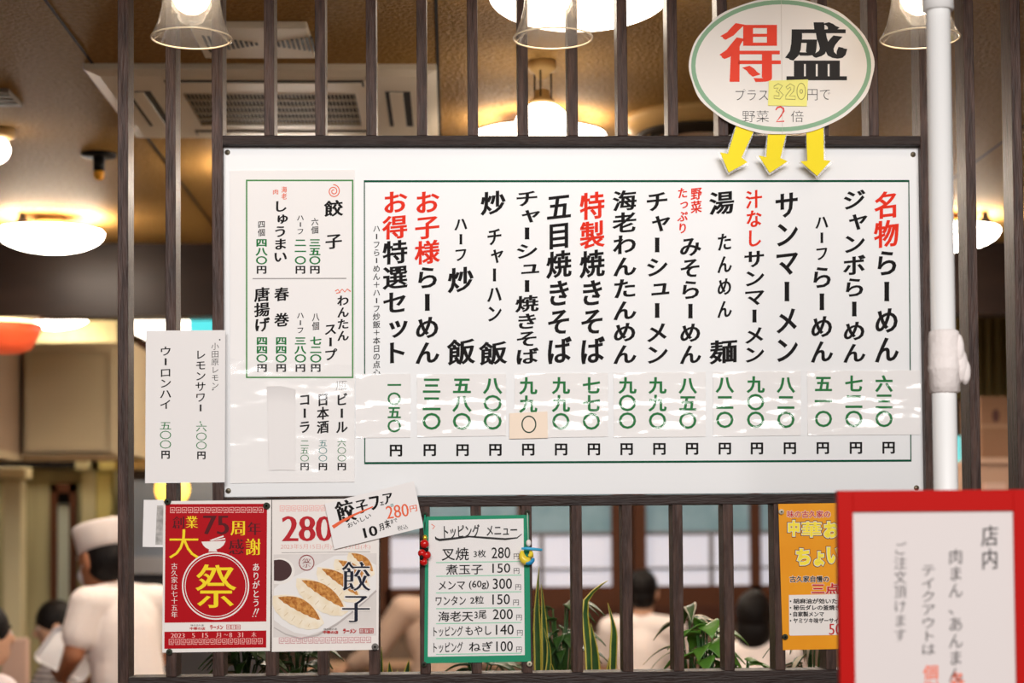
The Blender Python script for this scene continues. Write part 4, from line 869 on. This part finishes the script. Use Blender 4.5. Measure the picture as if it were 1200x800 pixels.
# ================================================================== people
def remesh(o, vox, smooth=4):
    md = o.modifiers.new('r', 'REMESH'); md.mode = 'VOXEL'; md.voxel_size = vox; md.use_smooth_shade = True
    s = o.modifiers.new('s', 'SMOOTH'); s.factor = 0.5; s.iterations = smooth
    bpy.context.view_layer.update(); dg = bpy.context.evaluated_depsgraph_get()
    me = bpy.data.meshes.new_from_object(o.evaluated_get(dg)); old = o.data; mats = list(old.materials); o.modifiers.clear(); o.data = me
    if not me.materials:
        for m_ in mats: me.materials.append(m_)
    me.polygons.foreach_set('use_smooth', [True]*len(me.polygons)); bpy.data.meshes.remove(old); return o
def hand(mb, wr, d, n, side, curl, k=1.0):
    """palm, four unequal curled fingers and a thumb; d finger direction, n palm normal, side +1/-1 where the thumb sits"""
    d = d.normalized(); n = (n-d*n.dot(d)).normalized(); s = d.cross(n)*side
    for j, off in enumerate((-.026, -.009, .009, .026)): mb.caps(wr+s*off*.6*k, .013*k, wr+d*.085*k+s*off*k, .0115*k, 10)
    for off, L in ((.028, .075), (.0095, .085), (-.0095, .079), (-.027, .062)):
        p = wr+d*.088*k+s*off*k; a = 0
        for seg, f in enumerate((.45, .32, .23)):
            a += curl*(0.5, .9, .7)[seg]; v = d*math.cos(a)+n*math.sin(a); q_ = p+v*(L*f*k); mb.caps(p, (.0098-.0009*seg)*k, q_, (.0090-.001*seg)*k, 8); p = q_
    p = wr+d*.022*k+s*.028*k; v = (d*.7+s*.6+n*.35).normalized(); q_ = p+v*.042*k; mb.caps(p, .0125*k, q_, .0105*k, 8)
    mb.caps(q_, .0105*k, q_+(d*.85+n*.4+s*.1).normalized()*.034*k, .0085*k, 8)
SEAT = dict(pelvis=(0, 0, .55), waist=(0, .0, .70), chest=(0, .02, .89), neck=(0, .01, 1.05), head=(0, .035, 1.21),
            sl=(-.175, .0, 1.01), sr=(.175, .0, 1.01), el=(-.24, .08, .78), er=(.24, .08, .78), wl=(-.15, .31, .78), wr=(.15, .31, .78),
            hl=(-.09, .02, .53), hr=(.09, .02, .53), kl=(-.12, .42, .52), kr=(.12, .42, .52), al=(-.12, .40, .09), ar=(.12, .40, .09))
STAND = dict(pelvis=(0, -.01, .85), waist=(0, .01, 1.0), chest=(0, .05, 1.17), neck=(0, .075, 1.325), head=(0, .125, 1.465),
             sl=(-.18, .055, 1.30), sr=(.18, .055, 1.30), el=(-.215, .05, 1.07), er=(.22, .10, 1.05), wl=(-.215, .21, .985), wr=(.16, .30, 1.0),
             hl=(-.09, .0, .83), hr=(.09, .0, .83), kl=(-.1, .02, .46), kr=(.1, .02, .46), al=(-.1, -.03, .08), ar=(.1, -.03, .08))
def person(D, px, ang, joints, scale, label, skin, shirt_m, hair='short', head_yaw=0, head_pitch=0, sleeve=.62, over=None, hands='rest', vox=.0085, hs=1.0):
    J = {k: Vector(v) for k, v in joints.items()}
    for k, v in (over or {}).items(): J[k] = Vector(v)
    base = Vector((at(px, 640, D).x, Yd(D), 0)); Rz = Matrix.Rotation(R(ang), 3, 'Z')
    T = lambda v: base+Rz @ (Vector(v)*scale)
    t = thing('person', base, label, 'person'); sc = scale
    Hm = Rz @ Matrix.Rotation(R(head_yaw), 3, 'Z') @ Matrix.Rotation(R(head_pitch), 3, 'X'); hc = T(J['head'])
    hp = lambda x, y, z: hc+Hm @ (Vector((x, y, z))*(sc*hs)); hk = sc*hs
    b = MB()
    b.ell(T(J['pelvis']), (.15*sc, .115*sc, .12*sc), mat=Rz).ell(T(J['waist']), (.135*sc, .1*sc, .14*sc), mat=Rz).ell(T(J['chest']), (.16*sc, .112*sc, .18*sc), mat=Rz)
    b.caps(T(J['sl']), .058*sc, T(J['sr']), .058*sc); b.caps(T(J['neck'])-Vector((0, 0, .04*sc)), .06*sc, hp(0, -.015, -.06), .052*sc)
    b.ell(hc, (.074*hk, .094*hk, .112*hk), mat=Hm).ell(hp(0, .022, -.055), (.056*hk, .068*hk, .062*hk), mat=Hm)
    b.ell(hp(0, .098, -.012), (.013*hk, .02*hk, .022*hk), mat=Hm).ell(hp(0, .083, -.062), (.024*hk, .012*hk, .010*hk), mat=Hm)
    for s in (-1, 1): b.ell(hp(.077*s, -.008, -.008), (.012*hk, .02*hk, .032*hk), mat=Hm)
    for s, a_, e_, w_, h_, k_, an in ((-1, 'sl', 'el', 'wl', 'hl', 'kl', 'al'), (1, 'sr', 'er', 'wr', 'hr', 'kr', 'ar')):
        b.caps(T(J[a_]), .052*sc, T(J[e_]), .042*sc); b.caps(T(J[e_]), .042*sc, T(J[w_]), .027*sc)
        b.caps(T(J[h_]), .085*sc, T(J[k_]), .058*sc); b.caps(T(J[k_]), .056*sc, T(J[an]), .036*sc)
        foot = J[an]+Vector((0, .14, -.045)); b.caps(T(J[an]+Vector((0, -.03, -.045))), .036*sc, T(foot), .03*sc)
        d = (T(J[w_])-T(J[e_])).normalized()
        if hands == 'tray' and s < 0: hand(b, T(J[w_]), (d+Rz @ Vector((0, .5, .2))).normalized(), Rz @ Vector((.9, .3, .3)), 1, .75, sc)
        elif hands == 'fist' and s < 0: hand(b, T(J[w_]), d, Rz @ Vector((0.3, .2, -1)), 1, 1.0, sc*1.05)
        else: hand(b, T(J[w_]), d, Vector((0, 0, -1)), s, .35, sc)
    o = remesh(b.build('body', skin, t), vox)
    # eyes and brows
    for s in (-1, 1):
        e = MB().ell(hp(.031*s, .079, .012), (.0125*hk, .008*hk, .0075*hk), 12, 8, mat=Hm).build('eye', M('eye_white', (230, 225, 220), .3), t, True)
        MB().ell(hp(.031*s, .0855, .012), (.0055*hk, .003*hk, .0055*hk), 10, 6, mat=Hm).build('iris', M('dark_iris', (34, 24, 18), .2), e, True)
        MB().tube([hp(.014*s, .088, .032), hp(.032*s, .083, .037), hp(.05*s, .071, .034)], .004*hk, 6).build('eyebrow', hair_m, t, True)
    # hair
    h = MB()
    if hair == 'long':
        h.ell(hp(0, -.022, .012), (.09*hk, .096*hk, .118*hk), 28, 18, mat=Hm).ell(hp(0, -.045, -.08), (.085*hk, .066*hk, .11*hk), 24, 14, mat=Hm)
    elif hair == 'cap':
        h.ell(hp(0, -.026, .0), (.079*hk, .085*hk, .10*hk), 28, 18, mat=Hm)
    else:
        h.ell(hp(0, -.012, .026), (.083*hk, .099*hk, .104*hk), 28, 18, mat=Hm).ell(hp(0, -.035, -.03), (.076*hk, .072*hk, .07*hk), 24, 14, mat=Hm)
    ho = remesh(h.build('hair', hair_m, t), .007, 2)
    # shirt
    c = MB(); e = .014
    c.ell(T(J['pelvis'])+Vector((0, 0, .02)), ((.155+e)*sc, (.12+e)*sc, .13*sc), mat=Rz).ell(T(J['waist']), ((.14+e)*sc, (.105+e)*sc, .16*sc), mat=Rz).ell(T(J['chest']), ((.16+e)*sc, (.115+e)*sc, .185*sc), mat=Rz)
    c.caps(T(J['sl']), (.06+e)*sc, T(J['sr']), (.06+e)*sc); c.caps(T(J['chest']), (.13+e)*sc, T(J['waist']), (.13+e)*sc); c.caps(T(J['waist']), (.13+e)*sc, T(J['pelvis']), (.135+e)*sc)
    nk = T(J['neck']); c.caps(nk-Vector((0, 0, .07*sc)), .075*sc, nk+Vector((0, 0, .0)), .062*sc)
    for k_ in ('sl', 'sr'): c.caps(nk-Vector((0, 0, .01*sc)), .062*sc, T(J[k_]), .066*sc)
    for a_, e_, w_ in (('sl', 'el', 'wl'), ('sr', 'er', 'wr')):
        p, q_ = T(J[a_]), T(J[e_])
        if sleeve <= 1: c.caps(p, (.058+e)*sc, p.lerp(q_, sleeve), (.054+e)*sc)
        else: c.caps(p, (.058+e)*sc, q_, (.05+e)*sc); c.caps(q_, (.05+e)*sc, q_.lerp(T(J[w_]), sleeve-1), (.036+e)*sc)
    remesh(c.build('shirt', shirt_m, t), .009, 3)
    # trousers
    g = MB(); g.ell(T(J['pelvis'])-Vector((0, 0, .02)), ((.155)*sc, (.122)*sc, .12*sc), mat=Rz)
    for h_, k_, an in (('hl', 'kl', 'al'), ('hr', 'kr', 'ar')): g.caps(T(J[h_]), .098*sc, T(J[k_]), .072*sc); g.caps(T(J[k_]), .07*sc, T(J[an]+Vector((0, 0, .03))), .055*sc)
    remesh(g.build('trousers', trouser, t), .011, 3)
    return t, T, hp, Hm
def stool(D, px, ang, sc, label):
    base = Vector((at(px, 640, D).x, Yd(D), 0)); t = thing('stool', base, label, 'stool'); hgt = .40*sc
    MB().lathe([(.16, hgt-.05), (.175, hgt-.03), (.175, hgt-.008), (.165, hgt)], base, 28).build('seat', M('dark_stool_seat', (80, 40, 34), .5), t, True)
    for a in (45, 135, 225, 315): MB().tube([base+Vector((.11*math.cos(R(a)), .11*math.sin(R(a)), hgt-.04)), base+Vector((.16*math.cos(R(a)), .16*math.sin(R(a)), 0))], .014, 8).build('leg', wood_v, t, True)
# the cook seen from behind, carrying a tray
chef, T, hp, Hm = person(7.5, 152, 47, STAND, 1.0, 'person in white cook uniform and round cap, seen from behind, holding a silver tray', skin_t, cloth_w, 'cap', head_yaw=4, head_pitch=-8, hands='tray', vox=.007, hs=1.14, over=dict(sl=(-.165, .05, 1.285), sr=(.17, .05, 1.285), el=(-.222, .06, 1.095), wl=(-.118, .275, 1.0), head=(-.03, .14, 1.462)))
m = MB(); n = 36
prof = [(.084, .030), (.088, .05), (.098, .112), (.095, .120), (.05, .124), (.0, .125)]
vs = []
for k in range(n):
    a = 2*math.pi*k/n
    for r, z in prof: vs.append(hp(r*math.cos(a)*.98, -.012+r*math.sin(a)*1.12, z-.012*math.sin(a)+(.0 if z > .1 else -.002)))
m.add(vs, [(k*6+i, ((k+1) % n)*6+i, ((k+1) % n)*6+i+1, k*6+i+1) for k in range(n) for i in range(5)]+[tuple(k*6 for k in range(n-1, -1, -1))]); tag(m.build('cap', cloth_w, chef, True), 'round white cook cap')
MB().ell(hp(0, .062, -.05), (.058, .05, .048), 20, 12, mat=Hm).build('face_mask', M('white_mask', (226, 222, 224), .8), chef, True)
MB().tube([hp(-.062, .05, -.035), hp(-.08, .0, -.01)], .002, 6).tube([hp(.062, .05, -.035), hp(.08, .0, -.01)], .002, 6).build('mask_loop', M('white_mask', (226, 222, 224), .8), chef)
tq = [at(62, 728, 7.72), at(124, 757, 7.66), at(102, 803, 7.56), at(40, 774, 7.62)]
cc = sum(tq, Vector())/4; ex = (tq[1]-tq[0]).normalized(); ez = (tq[0]-tq[3]).normalized(); nn = ex.cross(ez).normalized(); ez = nn.cross(ex)
hx, hz_ = .118, .09
def rr(sx, sz, r, o):
    P = []
    for (cx, cz, a0) in ((sx-r, sz-r, 0), (-sx+r, sz-r, 90), (-sx+r, -sz+r, 180), (sx-r, -sz+r, 270)):
        for i in range(5): a = R(a0+22.5*i); P.append(cc+ex*(cx+r*math.cos(a))+ez*(cz+r*math.sin(a))+nn*o)
    return P
tr = thing('serving_tray', cc, 'shiny silver serving tray held at the side of the cook in white', 'tray')
A_ = rr(hx, hz_, .03, .0); B_ = rr(hx-.012, hz_-.012, .026, -.012); C_ = rr(hx-.012, hz_-.012, .026, -.0135); D__ = rr(hx, hz_, .03, -.0015); n = len(A_)
MB().add(A_+B_+C_+D__, [(i, (i+1) % n, n+(i+1) % n, n+i) for i in range(n)]+[tuple(range(n, 2*n)), tuple(range(3*n-1, 2*n-1, -1))]+[(2*n+i, 2*n+(i+1) % n, 3*n+(i+1) % n, 3*n+i) for i in range(n)]+[(3*n+i, 3*n+(i+1) % n, (i+1) % n, i) for i in range(n)]).build('plate', tray_m, tr)
MB().tube(A_+[A_[0]], .004, 6).build('rim', tray_m, tr, True)
stripe = bpy.data.materials.new('striped_cotton'); stripe.use_nodes = True; sn = stripe.node_tree; sb = sn.nodes['Principled BSDF']; sb.inputs['Roughness'].default_value = .85
tc = sn.nodes.new('ShaderNodeTexCoord'); wv = sn.nodes.new('ShaderNodeTexWave'); wv.bands_direction = 'Z'; wv.inputs['Scale'].default_value = 13; wv.inputs['Distortion'].default_value = 1.2
rp = sn.nodes.new('ShaderNodeValToRGB'); rp.color_ramp.elements[0].color = lin((96, 90, 92)); rp.color_ramp.elements[1].color = lin((206, 196, 194)); rp.color_ramp.elements[0].position = .35; rp.color_ramp.elements[1].position = .55
sn.links.new(tc.outputs['Object'], wv.inputs[0]); sn.links.new(wv.outputs['Fac'], rp.inputs[0]); sn.links.new(rp.outputs[0], sb.inputs['Base Color'])
person(6.9, -26, -50, SEAT, .98, 'person with short dark hair in a pale pink shirt seated at the far left', skin_m, cloth_p)
person(8.7, 74, 112, SEAT, .95, 'person with dark hair in a striped top seated beyond the tray at the left', skin_m, stripe, head_yaw=-12, head_pitch=-14, sleeve=1.6)
person(10.5, 752, -18, SEAT, 1.02, 'person with short black hair in a white shirt seated facing the back windows', skin_m, cloth_w)
person(8.8, 882, -14, SEAT, .96, 'person with long dark hair seated behind the bars left of the orange poster', skin_t, cloth_w, 'long')
person(10.8, 514, 8, SEAT, 1.1, 'person in a beige knit top seated behind the topping list, one hand out', skin_m, cloth_b, hands='fist', over=dict(el=(-.34, .08, .80), wl=(-.45, .17, .745), sl=(-.185, 0, 1.04)), sleeve=1.7)
for D, px, ang, sc, lb in ((6.9, -26, -50, .98, 'round stool under the diner in pale pink'), (8.7, 74, 112, .95, 'round stool under the diner in the striped top'), (10.5, 752, -18, 1.02, 'round stool under the diner in white by the windows'), (8.8, 882, -14, .96, 'round stool under the long haired diner'), (10.8, 514, 8, 1.1, 'round stool under the diner in beige')): stool(D, px, ang, sc, lb)
# chair back and table
D = 9.3
t = thing('dining_chair', (wx(20, D), Yd(D), 0), 'pinkish beige padded chair back between the two seated diners at the left', 'chair')
pad = M('pinkish_upholstery', (206, 172, 154), .8); xa, xb = wx(2, D), wx(34, D)
MB().box(xa, xb, Yd(D)-.02, Yd(D)+.03, .62, wz(742, D), .012).build('backrest', pad, t); MB().box(xa-.06, xb+.06, Yd(D)+.02, Yd(D)+.42, .40, .46, .012).build('seat', pad, t)
for a, b_ in ((xa+.01, Yd(D)), (xb-.01, Yd(D))): MB().box(a-.014, a+.014, b_-.012, b_+.016, 0, .66).build('leg', wood_v, t)
for a in (xa-.04, xb+.04): MB().box(a-.014, a+.014, Yd(D)+.36, Yd(D)+.39, 0, .41).build('leg', wood_v, t)
D = 10.8; base = Vector((wx(455, D), Yd(D)+.42, 0))
t = thing('dining_table', base, 'wooden table top under the hand of the diner in beige', 'table')
MB().box(base.x-.5, base.x+.65, base.y-.15, base.y+.5, .775, .80, .004).build('tabletop', M('pale_tabletop', (196, 160, 128), .4), t)
for a in (-.45, .6):
    for b_ in (-.1, .45): MB().box(base.x+a-.025, base.x+a+.025, base.y+b_-.025, base.y+b_+.025, 0, .776).build('leg', wood_v, t)

# ================================================================== plants on the ledge behind the screen
z_led = 1.02
struct('trim_13', MB().box(wx(150, 3.9), wx(1160, 3.9), .083, .62, z_led-.04, z_led), wood_h)
g_dark = M('deep_green_leaf', (40, 74, 34), .4, .5, var=(20, (64, 104, 44))); g_mid = M('fresh_green_leaf', (84, 138, 48), .4, .5, var=(24, (110, 160, 60)))
y_edge = M('yellow_leaf_edge', (226, 206, 84), .45, .5); soil = M('potting_soil', (52, 38, 28), .9); potm = M('terracotta_pot', (150, 86, 58), .7); cream_leaf = M('cream_leaf', (226, 214, 190), .5)
def blade(mb, pts, W, fold=.25, edge=True, side=None, tip=.1):
    """a folded leaf with contrasting margins along a spine"""
    n = len(pts); pts = [Vector(p) for p in pts]; k = len(mb.v); fs = []; mi = []
    for i, p in enumerate(pts):
        t = (pts[min(i+1, n-1)]-pts[max(i-1, 0)]).normalized(); s = side or Vector((1, 0, 0)); s = (s-t*s.dot(t)).normalized(); o = t.cross(s)
        u = i/(n-1); wd = W*(.55+.45*math.sin(math.pi*min(1, u*1.15+.1)))*(1 if u < .55 else max(0.02, 1-((u-.55)/.45)**1.7))
        for f in (-1, -.66, 0, .66, 1): mb.v.append(p+s*(wd*f)+o*(abs(f)*wd*fold))
        for f in (1, .66, 0, -.66, -1): mb.v.append(p+s*(wd*f)+o*(abs(f)*wd*fold-.0018))
    for i in range(n-1):
        for j in range(10):
            a = k+i*10+j; b_ = k+i*10+(j+1) % 10; fs.append((a, b_, b_+10, a+10)); mi.append(1 if edge and j in (0, 3, 4, 5, 8, 9) else 0)
    fs += [tuple(k+j for j in range(9, -1, -1)), tuple(k+(n-1)*10+j for j in range(10))]; mi += [0, 0]
    mb.f += fs; mb.mi += mi
def spine(P, D, n=9):
    """smooth curve through photograph pixels at distance D (D may be a list)"""
    out = []; m_ = len(P)
    for i in range(n):
        u = i/(n-1)*(m_-1); a = min(int(u), m_-2); f = u-a; p0 = P[max(a-1, 0)]; p1 = P[a]; p2 = P[a+1]; p3 = P[min(a+2, m_-1)]
        c = [.5*((2*p1[q_])+(-p0[q_]+p2[q_])*f+(2*p0[q_]-5*p1[q_]+4*p2[q_]-p3[q_])*f*f+(-p0[q_]+3*p1[q_]-3*p2[q_]+p3[q_])*f**3) for q_ in (0, 1)]
        out.append(at(c[0], c[1], D))
    return out
def pot(px, D, parent, r=.06):
    x = at(px, 700, D).x; y = Yd(D)
    MB().lathe([(r*.72, z_led), (r*.95, 1.135), (r*1.05, 1.135), (r*1.06, 1.165), (r*.95, 1.165), (r*.92, 1.15)], (x, y, 0), 28).build('pot', potm, parent, True)
    MB().lathe([(.001, 1.148), (r*.93, 1.15)], (x, y, 0), 24, closed=False).build('soil', soil, parent)
def snake(px, D, leaves, label):
    t = thing('snake_plant', (at(px, 700, D).x, Yd(D), z_led), label, 'plant'); pot(px, D, t)
    for P, W, dd in leaves:
        m = MB(); blade(m, spine(P, D+dd), W, .18, side=Vector((1, .35, 0))); m.build('leaf', [g_dark, y_edge], t, True)
snake(634, 4.1, [([(631, 822), (630, 760), (629, 710), (631.5, 664)], .009, .0), ([(638, 822), (639, 770), (637, 720), (634, 684)], .0085, .02), ([(628, 822), (641, 790), (643, 760), (637, 735)], .006, -.03), ([(622, 822), (620, 780), (626, 730)], .008, .04), ([(650, 822), (648, 790), (640, 765)], .006, .05)], 'tall snake plant with yellow edged leaves just right of the topping list')
snake(704, 4.1, [([(691, 822), (690, 770), (687, 735), (686, 706), (698, 690), (712, 680)], .0085, .0), ([(699, 822), (697, 770), (692, 730)], .0125, .03), ([(717, 822), (719, 760), (719, 735), (712, 706)], .009, -.02), ([(708, 822), (714, 790), (718, 752)], .010, .03)], 'snake plant with a bent leaf tip, between two bars beside the diner in white')
snake(462, 4.1, [([(446, 822), (446.5, 790), (447, 757)], .006, .0), ([(457, 822), (457, 795), (456, 775)], .010, .02), ([(474, 822), (476, 795), (479, 773)], .011, -.01), ([(465, 822), (464, 800), (466, 784)], .005, .0)], 'low snake plant with leaf tips showing between the posters and the topping list')
def leafy(px, D, n, W, L, spreadx, ztop, label, mat_, edge=None, droop=1.0, seed=1, name='leafy_plant'):
    rnd = random.Random(seed); t = thing(name, (at(px, 700, D).x, Yd(D), z_led), label, 'plant'); pot(px, D, t)
    x0 = at(px, 700, D).x; y0 = Yd(D); m = MB(); st = MB()
    for i in range(n):
        a = 2*math.pi*(i/n)+rnd.uniform(-.3, .3); r = spreadx*rnd.uniform(.25, 1); zt_ = 1.15+(ztop-1.15)*rnd.uniform(.45, 1)
        dx, dy = math.cos(a), math.sin(a)*.55; b0 = Vector((x0+dx*r*.2, y0+dy*r*.2, 1.15)); b1 = Vector((x0+dx*r*.55, y0+dy*r*.55, zt_)); st.tube([b0, (b0+b1)/2+Vector((0, 0, .02)), b1], .0022, 6)
        e1 = b1+Vector((dx*L*.5, dy*L*.5, L*.12)); e2 = b1+Vector((dx*L, dy*L, -L*.45*droop)); pts = []
        for k in range(8): u = k/7; pts.append(b1*(1-u)**2+e1*(2*u*(1-u))+e2*u*u)
        blade(m, pts, W*rnd.uniform(.8, 1.15), .12, edge is not None, side=Vector((-dy, dx, .25)))
    m.build('foliage', [mat_, edge or mat_], t, True); st.build('stems', g_dark, t, True); return t
leafy(287, 4.12, 22, .016, .075, .06, 1.30, 'dense green leafed plant under the red festival poster', g_dark, seed=3)
leafy(349, 4.16, 22, .016, .075, .06, 1.30, 'dense green leafed plant under the dumpling poster', g_dark, seed=5)
leafy(657, 4.3, 30, .015, .07, .075, 1.37, 'bushy dark green plant behind the snake plants', g_dark, seed=8)
leafy(826, 4.12, 18, .026, .07, .065, 1.345, 'bright green heart leaved pothos standing on the ledge, centre right', g_mid, seed=12, name='pothos_plant')
leafy(808, 4.34, 10, .016, .09, .05, 1.36, 'cream edged plant rising behind the pothos', g_dark, cream_leaf, seed=14)
leafy(872, 4.12, 12, .014, .085, .06, 1.25, 'small green plant with narrow leaves before the long haired diner', g_mid, seed=15)
t = leafy(950, 4.15, 12, .016, .10, .055, 1.31, 'plant with cream and green striped leaves under the orange poster', cream_leaf, g_dark, droop=1.3, seed=21, name='striped_leaf_plant')
leafy(560, 4.2, 16, .014, .08, .09, 1.245, 'low green plant whose leaf tops show under the topping list', g_dark, seed=25)
